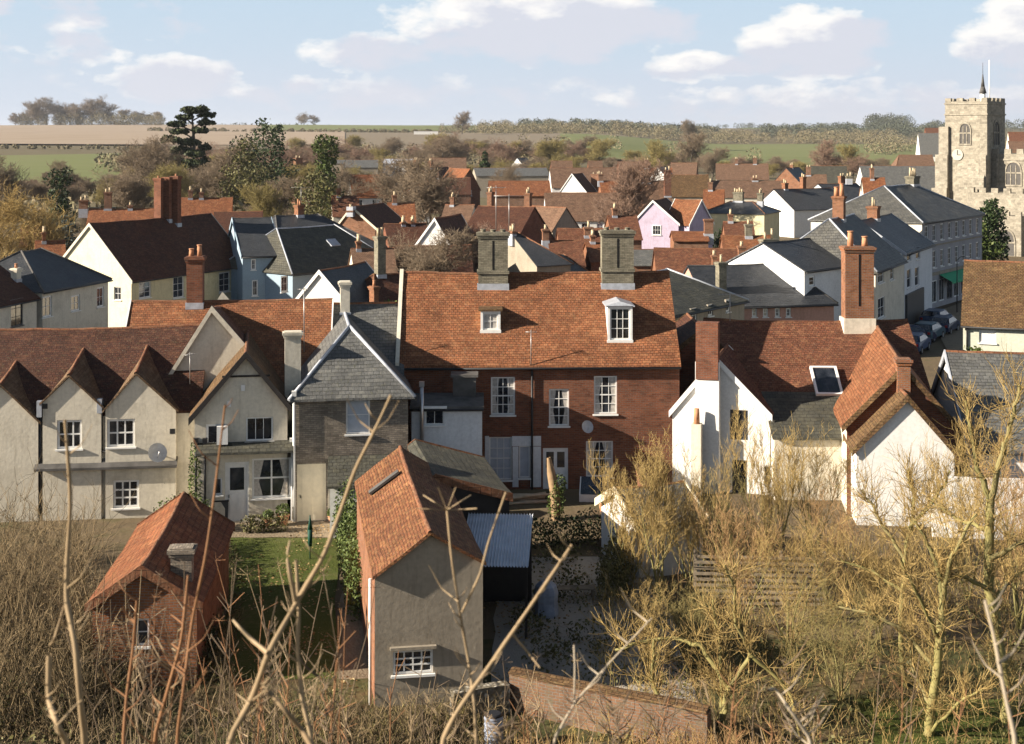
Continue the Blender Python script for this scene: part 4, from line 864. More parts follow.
HV('orange_walled_house', 'orange brick wing under the lavender house, with a tall brick stack at its right', 672, 706, 232, 5.8, -2, 2.6, 5.0, B_ORANGE, T_PAN, ch=((704, 713, 219, -1, B_ORANGE, 0),))
HV('cream_back_house', 'cream walled house with a pale blank gable left of the buff chimney', 744, 762, 262, 6.5, 60, 4, 3.8, W_CREAM, T_BUFF)
HV('hidden_roof_house', 'orange roofed cottage peeping over grey slates left of the long terrace', 862, 884, 178, 0, -5, 4, 5, W_CREAM, T_PAN, Y=240, ch=((870, 874, 168, 0), (846, 852, 176, 0, B_YELLOW)))
HV('barn', 'dark red roofed barn far away on the hillside below the lone tree', 414, 438, 131.5, 0, 3, 9, 4.5, W_WHITE, T_RED, Y=1500, cat='barn')
HV('barn', 'white farm building among the trees on the left horizon', 114, 130, 121.5, 0, 3, 9, 5, W_WHITE, LEAD, Y=2430, cat='barn')
HV('far_town_house', 'pale roofed house on the rise just left of the church tower', 918, 942, 133, 0, -5, 8, 5, W_WHITE, T_SLATE, Y=900)
HV('far_town_house', 'red roofed house on the rise just right of the church tower', 1008, 1030, 132, 0, -5, 8, 5, W_CREAM, T_RED, Y=900)
HV('far_town_house', 'low pale house right of the church tower, below the red roof', 1008, 1032, 141, 0, -5, 7, 4, W_WHITE, T_BUFF, Y=650)
HV('far_town_house', 'red roofed row among trees left of the church tower', 925, 950, 128, 0, 0, 8, 5, B_RED, T_RED, Y=1100)
HV('middle_cottage', 'brown roofed cottage behind the blue house and the orange chimney', 215, 262, 212, 6.8, 8, 4, 4.2, W_CREAM, T_BROWN)
HV('middle_cottage', 'long orange roofed cottage behind the bare trees right of centre', 600, 642, 181, 0, 3, 5, 4.2, B_ORANGE, T_PAN, Y=275, ch=((598, 603, 174),))
HV('middle_cottage', 'buff roofed cottage at the meadow edge, behind the buff roof and white gable', 551, 572, 161, 0, 3, 5, 4.2, B_ORANGE, T_BUFF, Y=430)
HV('middle_cottage', 'buff roofed cottage beside the round olive bush at the meadow edge', 588, 602, 161, 0, 3, 5, 4.2, B_ORANGE, T_BUFF, Y=440)
HV('middle_cottage', 'brown roofed row at the meadow edge, behind the tall bare tree', 618, 650, 162, 0, 3, 5, 4.2, B_RED, T_BUFF, Y=420)
HV('middle_cottage', 'pale orange roofed row beyond the brick villas, by the dark fir', 430, 466, 158, 0, 3, 5, 4.2, B_ORANGE, T_BUFF, Y=455)
for (a, b, py, z, dg, wl, rf, lab) in ((352, 392, 249, 6.8, 12, W_CREAM, T_BUFF, 'mauve brown roofed cottage left of the ivy covered chimneys'), (436, 480, 234, 6.9, -8, B_ORANGE, T_RED, 'red roofed cottage behind the spreading bare tree'),
    (388, 414, 203, 7.4, 8, B_ORANGE, T_PAN, 'orange roofed cottage below the tall brick villa'), (446, 474, 205, 7.2, -12, W_CREAM, T_BUFF, 'buff roofed cottage left of the big dark brown roof'), (404, 428, 190, 7.6, 10, W_WHITE, T_PAN, 'white walled orange roofed cottage beside the brick villas'),
    (372, 398, 185, 7.4, 0, B_ORANGE, T_RED, 'red roofed cottage right of the white walled orange roof'), (608, 636, 216, 6.8, 5, B_ORANGE, T_RED, 'red roofed outbuilding left of the lavender gable'), (704, 724, 190, 7.2, -10, B_ORANGE, T_PAN, 'orange roofed cottage left of the clustered buff chimneys'),
    (640, 672, 168, 7.8, -6, W_CREAM, T_PAN, 'orange roofed cottage behind the wide brick chimney block'), (430, 470, 178, 7.6, 4, B_RED, T_BROWN, 'dark roofed range between the brick villas and grey shed'), (724, 752, 222, 6.2, -5, B_ORANGE, T_RED, 'red roofed outbuilding right of the dark bush'),
    (586, 622, 243, 5.8, 4, B_ORANGE, T_PAN, 'low orange roof left of the right pale chimney stack'), (332, 358, 196, 7.2, 10, W_CREAM, T_RED, 'red roofed cottage beneath the tall green conifer'), (802, 826, 175, 7.6, -8, W_CREAM, T_BUFF, 'buff roofed cottage behind the long black roofs')):
    HV('village_cottage', lab, a, b, py, z, dg, 4.0, 4.2, wl, rf, ch=((a + 4, a + 9, py - 8),))
# ---------------------------------------------------------------- church
CH = empty('church', 'medieval flint and stone church with a battlemented square tower at the right', 'church', (69.9, 206, 0), R(-42))
def merlons(mb, p, q, z, h=.75, wd=.9, gap=.75, th=.45):
    p, q = Vector(p), Vector(q); d = q - p; n = max(2, round((d.length + gap) / (wd + gap))); pitch = (d.length - wd) / (n - 1); u = d.normalized(); v = Vector((-u.y, u.x, 0))
    for i in range(n):
        a = p + u * pitch * i; c = [a - v * th / 2, a + u * wd - v * th / 2, a + u * wd + v * th / 2, a + v * th / 2]
        mb.prism([x + Vector((0, 0, z)) for x in c], Vector((0, 0, 0)), Vector((0, 0, h)))
LOUV = mplain('church_louvre', (.07, .065, .06), .7)
def arch_win(parent, O, U, N, u, z0, w_, h, lights=3, fm=None):
    """pointed traceried window, set proud of the wall"""
    Z = Vector((0, 0, 1)); pts = [(-w_ / 2, 0), (w_ / 2, 0)]; hs = h - w_ * .75
    pts += [(w_ / 2 * math.cos(a) ** .8 if a < 1.57 else 0, hs + w_ * .75 * math.sin(a)) for a in [i * math.pi / 10 for i in range(6)]]
    pts += [(-x, y) for x, y in pts[-2:1:-1]]
    P = lambda q, s=1.0, o=0.0: O + U * (u + q[0] * s) + Z * (z0 + (q[1] - h * .45) * s + h * .45) + N * o
    f = MB()
    n = len(pts)
    for i in range(n):
        j = (i + 1) % n; f.face([P(pts[i], 1.12, .12), P(pts[j], 1.12, .12), P(pts[j], .96, .12), P(pts[i], .96, .12)]); f.face([P(pts[i], 1.12, 0), P(pts[j], 1.12, 0), P(pts[j], 1.12, .12), P(pts[i], 1.12, .12)])
    for i in range(1, lights):
        x = -w_ / 2 + w_ * i / lights; f.box(u + x - .06, u + x + .06, -.1, -.02, z0, z0 + h * .85, frame_mx(O, U, N))
    f.box(u - w_ / 2, u + w_ / 2, -.1, -.02, z0 + h * .5, z0 + h * .56, frame_mx(O, U, N))
    w = f.build('window', fm or W_STONE, parent); g_ = MB(); g_.face([P(p, .98, .03) for p in pts]); g_.build('pane', LOUV, w)
TW, TH_ = 6.5, 21.6
def facebox(parent, name, x0, x1, y0, y1, z0, z1, mat): mb = MB(); mb.box(x0, x1, y0, y1, z0, z1); return mb.build(name, mat, parent)
tw = facebox(CH, 'tower', -TW, 0, 0, TW, 0, TH_, W_STONE)
mb = MB()
for z in (19.9, 21.5): mb.box(-TW - .12, .12, -.12, TW + .12, z, z + .22)
mb.build('string_course', W_STONE, tw)
mb = MB()
for p, q in (((-TW, .22), (0, .22)), ((0, TW - .22), (-TW, TW - .22)), ((-.22, .6), (-.22, TW - .6)), ((-TW + .22, .6), (-TW + .22, TW - .6))): merlons(mb, (*p, 0), (*q, 0), TH_ + .1)
mb.box(-TW, 0, 0, .3, TH_, TH_ + .35); mb.box(-.3, 0, .3, TW, TH_, TH_ + .35); mb.build('battlement', W_STONE, tw)
tO, tU, tN = V2(-TW / 2, 0), V2(1, 0), V2(0, -1)
arch_win(CH, tO, tU, tN, -.1, 15.6, 1.7, 3.1)
arch_win(CH, V2(0, TW / 2), V2(0, 1), V2(1, 0), 0, 15.4, 2.0, 3.6)
mb = MB(); c_ = V2(-TW + 2.0, -.003, 14.0); mb.cyl(c_, c_ + V2(0, -.14), 0.85, 0.85, 24); ck = mb.build('clock_face', mplain('clock_stone', (.40, .37, .31), .7), CH)
mb = MB(); mb.box(-TW + 1.96, -TW + 2.04, -.2, -.15, 14.0, 14.7); mb.box(-TW + 2.0, -TW + 2.5, -.2, -.15, 13.96, 14.04)
mb.build('clock_hands', P_BLACK, ck)
for (x, y, dx, dy) in ((-TW, 0, -1, -.6), (0, 0, 1, -1)):      # stepped buttresses
    mb = MB()
    for (z0, z1, e) in ((0, 9, 1.7), (9, 14, 1.25), (14, 18.2, .8)):
        x0, x1 = sorted((x - dx * .7, x + dx * e)); y0, y1 = sorted((y, y + dy * e)); 
        if dx > 0: x0, x1 = x - .75, x + .35
        mb.box(x0, x1, y0, y1 + .002, z0, z1)
    mb.build('buttress', W_STONE, CH)
mb = MB(); mb.prism([V2(0, -1.7, 0), V2(0, -.003, 0), V2(0, -.003, 12.8), V2(0, -1.7, 10.6)], V2(-4.4, 0), V2(.2, 0)); mb.build('stair_turret', W_STONE, CH)
mb = MB(); mb.box(-TW - 5, -TW + .4, -2.6, 2, 0, 6.2); mb.build('vestry', W_STONE, CH)
sp_ = MB(); sp_.cyl((-TW / 2 + 1.2, TW / 2, TH_), (-TW / 2 + 1.2, TW / 2, TH_ + 1.6), .42, .4, 8); s_o = sp_.build('spirelet_base', P_WHITE, tw)
sp_ = MB(); sp_.cyl((-TW / 2 + 1.2, TW / 2, TH_ + 1.6), (-TW / 2 + 1.2, TW / 2, TH_ + 2.6), .6, .3, 8); sp_.cyl((-TW / 2 + 1.2, TW / 2, TH_ + 2.6), (-TW / 2 + 1.2, TW / 2, TH_ + 4.6), .3, .04, 8); sp_.cyl((-TW / 2 + 1.2, TW / 2, TH_ + 4.6), (-TW / 2 + 1.2, TW / 2, TH_ + 6.2), .04, .03, 5); sp_.build('spirelet', LEADD, tw)
sp_ = MB(); sp_.cyl((-.6, 2.2, TH_), (-.6, 2.2, TH_ + 6.5), .09, .06, 8); sp_.build('flagpole', P_WHITE, tw)
nv = MB(); O, U, N = V2(0, 1.6), V2(1, 0), V2(0, -1)
nv.box(.05, 34, 1.6, 11, 0, 14.2); nv.build('nave', W_STONE, CH)
mb = MB(); merlons(mb, (.1, 1.85, 0), (34, 1.85, 0), 14.2, .7, 1.0, .8); mb.box(0, 34, 1.45, 1.6, 13.2, 13.45); mb.build('battlement', W_STONE, CH)
al = MB(); al.box(-1.2, 34, -4.2, 1.58, 0, 8.6); al.build('aisle', W_STONE, CH)
mb = MB(); merlons(mb, (-1.2, -3.95, 0), (34, -3.95, 0), 8.6, .7, 1.0, .8); merlons(mb, (-.95, -3.4, 0), (-.95, 1.5, 0), 8.6, .7, 1.0, .8); mb.build('battlement', W_STONE, CH)
for k in range(6): arch_win(CH, O, U, N, 3.3 + k * 4.3, 9.6, 2.3, 3.4)
for k in range(6):
    mb = MB(); mb.box(1.0 + k * 4.3 - .15, 1.0 + k * 4.3 + .15, 1.3, 1.598, 8.8, 14.1); mb.build('pilaster', W_STONE, CH)
for k in range(1, 5): arch_win(CH, V2(0, -4.2), U, N, 4.6 + k * 5.2, 2.4, 2.6, 4.2)
mb = MB(); mb.box(4.2, 8.4, -8.2, -4.22, 0, 5.6); pr_ = mb.build('porch', W_STONE, CH); arch_win(pr_, V2(0, -8.2), U, N, 6.3, 0, 2.4, 3.6, 1)
mb = MB(); merlons(mb, (4.2, -8.0, 0), (8.4, -8.0, 0), 5.6, .6, .8, .6); mb.build('battlement', W_STONE, pr_)
# ---------------------------------------------------------------- gardens in front
def quad_sheet(name, pts, mat, z, n=10):
    a, b, c, d = [Vector((*p, 0)) for p in pts]; me = bpy.data.meshes.new(name); vs = []
    for j in range(n + 1):
        for i in range(n + 1):
            p = a.lerp(b, i / n).lerp(d.lerp(c, i / n), j / n); e = 0 if (0 < i < n and 0 < j < n) else .25 * nz(p.x, p.y, 1, .9)
            vs.append((p.x + e, p.y + e, ground_z(p.x, p.y) + z))
    fs = [(j * (n + 1) + i, j * (n + 1) + i + 1, (j + 1) * (n + 1) + i + 1, (j + 1) * (n + 1) + i) for j in range(n) for i in range(n)]
    me.from_pydata(vs, [], fs); me.materials.append(mat); o = bpy.data.objects.new(name, me); COL.objects.link(o); o['kind'] = 'structure'; return o
quad_sheet('lawn', [(-8.9, 42.6), (-5.4, 42.6), (-7.1, 57.6), (-11.6, 57.6)], G_LAWN, .05)
quad_sheet('garden_path', [(-5.3, 42.6), (-4.2, 42.6), (-6.4, 59.4), (-7.0, 59.4)], G_PATH, .045)
quad_sheet('terrace', [(-11.7, 57.7), (-6.9, 57.7), (-6.9, 60.2), (-12.5, 60.2)], G_PATH, .04)
quad_sheet('patio', [(-.6, 41), (5.5, 39.5), (5.5, 55), (-.6, 55)], G_GRAVEL, .04)
quad_sheet('grass_bank', [(9.5, 34.5), (14.5, 34.5), (15.5, 41), (10, 41)], G_LAWN, .09)
OB = House('brick_outhouse', 'small orange brick outhouse with pantiled roof in the left foreground garden', 'shed', *away(142, 42.0, 3.6, 95, 8.4), 1.62, 1.45, 2.55, 2.6, B_ORANGE, T_PAN, oe=.2, og=.12, sag=.12, amp=.05, verge=RIDGE, gutter=False)
OB.win('L', 136, 619, 149, 646, 1, 2, fw=.06, fm=P_WHITE); OB.finish(); OB.chim(162, 184, 546, -1.0, .5, B_GREY, 0, xl=-OB.L / 2 + 1.3, style=1, zb=2.2, flash=False)
SH = House('rendered_shed', 'tall narrow grey rendered outbuilding with lichen-orange tiled roof, foreground centre', 'shed', *away(430, 40.7, 4.98, 99, 11), 1.55, 1.6, 4.1, 3.85, B_ORANGE, T_SHED, gmat=W_GREY, oe=.08, og=.16, sag=.1, amp=.06, verge=None, gutter=False) if False else None
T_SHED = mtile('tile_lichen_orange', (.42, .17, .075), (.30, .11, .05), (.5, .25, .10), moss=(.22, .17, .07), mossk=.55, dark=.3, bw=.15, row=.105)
SH = House('rendered_shed', 'tall narrow grey rendered outbuilding with lichen-orange tiled roof, foreground centre', 'shed', *away(430, 40.7, 4.98, 99, 11), 1.55, 1.6, 4.1, 3.85, B_ORANGE, T_SHED, gmat=W_GREY, oe=.08, og=.16, sag=.1, amp=.06, verge=None, gutter=False)
SH.win('L', 393, 650, 433, 674, 4, 3, fw=.07, bar=.045, rev=.1); SH.finish(); SH.box_on('window_hood', W_GREY, 'L', 390, 645.5, 436, 648.5, .14)
pipe(SH, 'B', 367, 560, 690, P_WHITE, .05) if False else None
mb = MB(); mb.cyl((-SH.L / 2 + .25, 1.72, 0), (-SH.L / 2 + .25, 1.72, 3.7), .045, .045, 6); mb.build('drainpipe', P_WHITE, SH.root)
k_ = math.atan2(SH.zr - SH.eb, SH.wb); mb = MB(); Mx = Matrix.Translation((2.6, .8, SH.zslope(.8) + .14)) @ Matrix.Rotation(-k_, 4, 'X'); mb.box(-.17, .17, -.62, .62, -.03, .05, Mx); mb.build('lead_patch', LEADD, SH.roof_o)
LD = House('dark_store', 'low dark store with mossy slate roof behind the grey rendered outbuilding', 'shed', *away(435, 50, 4.4, 101, 5.6), 2.7, .2, 3.6, 4.25, W_DARK, T_SLATEG, og=.12, oe=.1, verge=RIDGE, ridge=False, gutter=False); LD.finish()
# corrugated shelter
SHEET = mplain('corrugated_sheet', (.55, .57, .62), .5, .4, 0, .15, 1.5)
CS = empty('corrugated_shelter', 'open shelter with a pale corrugated sheet roof right of the rendered outbuilding', 'shelter', (-.5, 47.9, 0), R(-3)); CS.scale = (.85, .82, 1.22)
mb = MB(); n = 22
for i in range(n * 3):
    a, b = -1.35 + 2.7 * i / (n * 3), -1.35 + 2.7 * (i + 1) / (n * 3); za, zb = .03 * math.cos(i * 2.094), .03 * math.cos((i + 1) * 2.094)
    mb.face([V2(a, -2.4, 2.0 + za), V2(b, -2.4, 2.0 + zb), V2(b, 2.4, 2.55 + zb), V2(a, 2.4, 2.55 + za)])
mb.build('roof_sheet', SHEET, CS)
for x in (-1.25, 1.25):
    for y, h in ((-2.2, 1.98), (2.2, 2.5)): mb = MB(); mb.box(x - .05, x + .05, y - .05, y + .05, 0, h); mb.build('post', W_DARK, CS)
mb = MB(); mb.box(-1.3, 1.3, 2.26, 2.32, 0, 2.4); mb.build('back_panel', W_DARK, CS)
# summer house with slate roof
SU = House('garden_store', 'white garden store with a sagging slate roof behind the golden bare shrubs', 'shed', *ridge(618, 680, 54.6, 2.9, 20), 1.9, 1.6, 2.05, 2.1, W_WHITE, T_SLATEM, oe=.2, og=.15, sag=.1, verge=P_CREAM, gutter=False); 
SU.door('F', 629, 530, 641, 562, P_WHITE, handle=False); SU.finish()
def garden_wall(name, label, a, b, h, th, mat, cop, pier=0):
    d = Vector((b[0] - a[0], b[1] - a[1], 0)); e = empty(name, label, 'wall', (a[0], a[1], 0), math.atan2(d.y, d.x)); L = d.length
    mb = MB(); n = max(2, int(L / 1.0))
    for i in range(n):
        x0, x1 = L * i / n, L * (i + 1) / n; q0, q1 = h + .05 * nz(x0, a[1], 0, .8), h + .05 * nz(x1, a[1], 0, .8)
        for y in (-th / 2, th / 2): mb.face([V2(x0, y, -.3), V2(x1, y, -.3), V2(x1, y, q1), V2(x0, y, q0)])
        mb.face([V2(x0, -th / 2, q0), V2(x1, -th / 2, q1), V2(x1, th / 2, q1), V2(x0, th / 2, q0)])
    mb.face([V2(0, -th / 2, -.3), V2(0, th / 2, -.3), V2(0, th / 2, h), V2(0, -th / 2, h)]); mb.face([V2(L, -th / 2, -.3), V2(L, th / 2, -.3), V2(L, th / 2, h), V2(L, -th / 2, h)])
    mb.build('wall_face', mat, e)
    if cop:
        mb = MB()
        for i in range(n):
            x0, x1 = L * i / n, L * (i + 1) / n; q0, q1 = h + .05 * nz(x0, a[1], 0, .8) + .003, h + .05 * nz(x1, a[1], 0, .8) + .003; y = th / 2 + .06
            mb.face([V2(x0, -y, q0), V2(x1, -y, q1), V2(x1, -y, q1 + .07), V2(x0, -y, q0 + .07)]); mb.face([V2(x0, -y, q0 + .07), V2(x1, -y, q1 + .07), V2(x1, 0, q1 + .14), V2(x0, 0, q0 + .14)]); mb.face([V2(x0, 0, q0 + .14), V2(x1, 0, q1 + .14), V2(x1, y, q1 + .07), V2(x0, y, q0 + .07)]); mb.face([V2(x0, y, q0 + .07), V2(x1, y, q1 + .07), V2(x1, y, q1), V2(x0, y, q0)])
        mb.build('coping', cop, e)
    return e
def mcobble(name):
    m, t = new_mat(name); o = t.n('ShaderNodeTexCoord').outputs['Object']
    v = t.n('ShaderNodeTexVoronoi', {'Vector': o, 'Scale': 7.0}); c = t.ramp(t.n('ShaderNodeSeparateXYZ', {0: v.outputs[1]}).outputs[0], [(0, (.08, .07, .06)), (.5, (.26, .23, .18)), (1, (.45, .42, .36))])
    c = t.mix(t.ramp(v.outputs[0], [(.35, 0), (.6, 1)]), c, (.14, .12, .085)); fin(t, c, .8, t.math('SUBTRACT', 1.0, v.outputs[0]), .05); return m
FLINT = mcobble('flint_cobbles')
garden_wall('brick_garden_wall', 'weathered orange brick garden wall at the foot of the slope, bottom centre', (0.0, 40.4), (5.3, 37.6), 1.1, .34, B_OLD, T_MOSS)
garden_wall('flint_garden_wall', 'flint cobble wall below the rendered outbuilding, left of the brick garden wall', (-1.7, 39.6), (-.12, 40.2), .85, .36, FLINT, None)
garden_wall('white_garden_wall', 'white rendered garden wall running right from the sunlit white gable', (17.4, 58.0), (26.5, 56.5), 2.5, .3, W_WHITE, None)
garden_wall('boundary_wall', 'low brick wall dividing the gardens in front of the large brick house', (5.8, 56.5), (5.8, 64.0), 1.5, .3, B_RED, T_MOSS)
WOOD = mplain('weathered_wood', (.22, .18, .13), .8, .2, 0, .3, 3); PALEW = mplain('bleached_wood', (.45, .36, .25), .8, .2, 0, .2, 3)
fe = empty('slatted_fence', 'horizontal slatted wooden fence half hidden by the golden shrubs', 'fence', (6.4, 49.3, 0), R(-4))
for i in range(9): mb = MB(); mb.box(0, 4.6, -.02, .02, .12 + i * .2, .22 + i * .2); mb.build('slat', WOOD, fe)
for x in (0, 1.5, 3.0, 4.5): mb = MB(); mb.box(x, x + .1, .022, .12, 0, 2.0); mb.build('post', WOOD, fe)
pa = empty('closed_parasol', 'closed dark green parasol standing at the edge of the lawn', 'parasol', tuple(at(310, 560, 0)))
GRN = mplain('parasol_green', (.01, .06, .04), .7)
mb = MB(); mb.cyl((0, 0, 0), (0, 0, 1.75), .025, .025, 6); mb.build('pole', GRN, pa)
mb = MB(); mb.cyl((0, 0, .55), (0, 0, 1.2), .08, .1, 9); mb.cyl((0, 0, 1.2), (0, 0, 1.7), .1, .02, 9); mb.build('canopy', GRN, pa)
COVER = mplain('grey_blue_cover', (.26, .29, .36), .7, .2, 0, .25, 3)
wb_ = empty('water_butt', 'grey white ribbed water butt at the bottom of the picture by the flint wall', 'barrel', (-.5, 38.0, ground_z(-.5, 38.0)))
mb = MB()
for i in range(5): z = .18 * i; mb.cyl((0, 0, z), (0, 0, z + .09), .24, .27, 14); mb.cyl((0, 0, z + .09), (0, 0, z + .18), .27, .24, 14)
mb.build('barrel', COVER, wb_); mb = MB(); mb.cyl((0, 0, .9), (0, 0, .96), .26, .2, 14); mb.build('lid', P_BLACK, wb_)
COVER = mplain('grey_blue_cover', (.26, .29, .36), .7, .2, 0, .25, 3)
cb = empty('covered_barbecue', 'round barbecue under a grey blue cloth cover on the patio', 'barbecue', tuple(at(546, 616, 0)))
mb = MB(); pr = [(.42, 0), (.44, .15), (.40, .5), (.43, .8), (.36, 1.05), (.18, 1.2), (.0, 1.23)]; nn = 14
for (r0, z0), (r1, z1) in zip(pr, pr[1:]):
    for i in range(nn):
        a0, a1 = 2 * math.pi * i / nn, 2 * math.pi * (i + 1) / nn; f0, f1 = 1 + .07 * math.sin(5 * a0), 1 + .07 * math.sin(5 * a1)
        mb.face([V2(r0 * f0 * math.cos(a0), r0 * f0 * math.sin(a0), z0), V2(r0 * f1 * math.cos(a1), r0 * f1 * math.sin(a1), z0), V2(r1 * f1 * math.cos(a1), r1 * f1 * math.sin(a1), z1), V2(r1 * f0 * math.cos(a0), r1 * f0 * math.sin(a0), z1)])
mb.build('cover', COVER, cb); mb = MB(); mb.cyl((0, 0, 1.2), (0, 0, 1.27), .04, .05, 8); mb.build('tie_knob', COVER, cb)
be = empty('garden_bench', 'low dark slatted garden bench beside the covered barbecue', 'bench', tuple(at(575, 600, 0)), R(4))
for i in range(4): mb = MB(); mb.box(-.75, .75, -.25 + i * .13, -.15 + i * .13, .42, .46); mb.build('seat_slat', WOOD, be)
for x in (-.65, .6): mb = MB(); mb.box(x, x + .06, -.22, -.16, 0, .42); mb.box(x, x + .06, .15, .21, 0, .42); mb.box(x, x + .06, -.16, .15, .34, .4); mb.build('leg_frame', WOOD, be)
cf = empty('cold_frame', 'white wooden cold frame leaning by the brick house door', 'cold frame', tuple(at(594, 500, 0)), R(-6))
mb = MB(); mb.prism([V2(-.65, -.45, 0), V2(-.65, .45, 0), V2(-.65, .45, .95), V2(-.65, -.45, .35)], V2(0, 0), V2(.05, 0)); mb.prism([V2(.6, -.45, 0), V2(.6, .45, 0), V2(.6, .45, .95), V2(.6, -.45, .35)], V2(0, 0), V2(.05, 0)); mb.build('side_board', P_WHITE, cf)
mb = MB(); mb.box(-.6, .6, -.45, -.41, 0, .35); mb.build('front_board', P_WHITE, cf)
mb = MB(); mb.face([V2(-.6, -.44, .37), V2(.6, -.44, .37), V2(.6, .44, .96), V2(-.6, .44, .96)]); mb.build('glass_lid', GLASS, cf)
lp = empty('timber_pile', 'pile of pale sawn branches lying below the painted wall panel', 'timber', tuple(at(523, 502, 0)), .3)
for i in range(9):
    mb = MB(); y = rnd.uniform(-.5, .5); z = .1 + .1 * (i // 3); a = rnd.uniform(-.35, .35); mb.cyl((-1.1, y - a, z), (1.0 + rnd.random() * .4, y + a, z + rnd.uniform(-.05, .15)), .07, .05, 7); mb.build('branch', PALEW, lp)
# ---------------------------------------------------------------- aerials
def aerial(name, label, p, h, deg, els=6, ln=.9):
    e = empty(name, label, 'aerial', p, R(deg)); mb = MB(); mb.cyl((0, 0, 0), (0, 0, h), .022, .02, 5); mb.build('mast', ALU, e)
    mb = MB(); mb.cyl((-ln / 2, 0, h - .1), (ln / 2, 0, h - .1), .015, .015, 5)
    for i in range(els): x = -ln / 2 + ln * i / (els - 1); mb.cyl((x, -.22 + .01 * i, h - .1), (x, .22 - .01 * i, h - .1), .009, .009, 4)
    mb.build('antenna', ALU, e); return e
aerial('television_aerial', 'tall aerial mast on the left pale stack, nearer its left edge', tuple(atY(496, 230, 69.2)), 2.2, 15, 7, .9)
aerial('television_aerial', 'aerial with a long horizontal boom behind the left pale chimney stack', tuple(atY(509, 232, 69.8)), 1.9, 5, 9, 1.5)
aerial('television_aerial', 'aerial standing beside the brick capped white chimney', tuple(atY(730, 326, 71)), 1.7, 0, 7, 1.1)
aerial('television_aerial', 'bare mast rising from the valley beside the mossy gabled cottage', tuple(atY(190, 384, 61.5)), 1.4, 60, 4, .5)
aerial('television_aerial', 'slender mast at the left slope of the hipped slate roof', tuple(atY(304, 352, 64.5)), 3.0, 30, 5, .5)
aerial('television_aerial', 'short mast at the eaves of the large brick house above its drainpipe', tuple(atY(531, 364, 65.5)), 1.6, 0, 5, .5)
aerial('television_aerial', 'aerial on the orange chimney beyond the olive grey roof', tuple(atY(301, 206, 143)), 2.0, 20, 7, 2.0)
# ---------------------------------------------------------------- parked cars
TYRE = mplain('tyre_rubber', (.015, .015, .016), .8); LAMP = mplain('headlamp', (.6, .6, .6), .2, .6)
def car(label, x, y, rz, col, name, s=1.0, estate=True):
    m = mplain(name, col, .38, .35, .0, .03); e = empty('parked_car', label, 'car', (x, y, .03), rz, 'cars parked along the street')
    prof = [(-2.1, .35), (-2.15, .7), (-2.05, .95), (-1.9, 1.0), (-1.45 if estate else -1.1, 1.42), (.1, 1.47), (.55, 1.38), (1.15, .98), (1.95, .85), (2.12, .62), (2.1, .32)]
    mb = MB(); sec = []
    for yy, ins in ((-.86, .0), (-.78, .06), (.78, .06), (.86, 0)):
        sec.append([V2(px_ * s, (yy if z < 1.0 else yy * .8) * s, z * s + (.0 if abs(yy) > .8 or z < .5 else .03)) for px_, z in prof])
    for a, b in zip(sec, sec[1:]):
        for i in range(len(prof)): j = (i + 1) % len(prof); mb.face([a[i], a[j], b[j], b[i]])
    mb.face(sec[0]); mb.face(sec[-1][::-1]); mb.build('body', m, e)
    for sgn in (-1, 1):
        g_ = MB(); yy = sgn * .795
        g_.face([V2(-1.75, sgn * .85, 1.02) * s, V2(.98, sgn * .85, 1.02) * s, V2(.5, sgn * .72, 1.36) * s, V2(-1.4, sgn * .72, 1.38) * s]); g_.build('side_window', GLASS, e)
    g_ = MB(); g_.face([V2(1.14, -.74, 1.02) * s, V2(1.14, .74, 1.02) * s, V2(.6, .62, 1.4) * s, V2(.6, -.62, 1.4) * s]); g_.build('windscreen', GLASS, e)
    g_ = MB(); xx = -1.5 if estate else -1.15; g_.face([V2(-1.96, .7, 1.04) * s, V2(-1.96, -.7, 1.04) * s, V2(xx, -.62, 1.42) * s, V2(xx, .62, 1.42) * s]); g_.build('rear_window', GLASS, e)
    for wx in (-1.3, 1.3):
        for sgn in (-1, 1):
            t_ = MB(); t_.cyl(V2(wx, sgn * .7, .32) * s, V2(wx, sgn * .89, .32) * s, .32 * s, .32 * s, 14); w_ = t_.build('wheel', TYRE, e); r_ = MB(); r_.cyl(V2(wx, sgn * .885, .32) * s, V2(wx, sgn * .9, .32) * s, .19 * s, .18 * s, 10); r_.build('rim', STEEL, w_)
    for sgn in (-1, 1): l_ = MB(); l_.box(2.02 * s, 2.13 * s, (sgn * .62 - .16) * s, (sgn * .62 + .16) * s, .62 * s, .76 * s); l_.build('headlight', LAMP, e); l_ = MB(); l_.box(-2.17 * s, -2.08 * s, (sgn * .66 - .1) * s, (sgn * .66 + .1) * s, .7 * s, .9 * s); l_.build('tail_light', mplain_cache('tail_red', (.3, .01, .01)), e)
def mplain_cache(n, c): return MATS.get(n) or mplain(n, c, .3)
def gp(px, py): p = at(px, py, 0); return p.x, p.y
for (px, py, rz, col, lab, n_) in ((914, 352, 62, (.03, .06, .14), 'dark blue car nearest the camera at the street corner', 'car_paint_blue'), (908, 343, 20, (.02, .025, .06), 'navy hatchback parked across behind the nearest blue car', 'car_paint_navy'), (928, 340, 58, (.02, .07, .10), 'teal estate car parked right of the navy hatchback', 'car_paint_teal'), (944, 333, 60, (.015, .03, .07), 'dark car half hidden by the mossy golden roof', 'car_paint_dark'), (936, 326, 58, (.04, .07, .13), 'mid blue car farthest along the parked row', 'car_paint_mid_blue')):
    x, y = gp(px, py); car(lab, x, y, R(rz), col, n_)
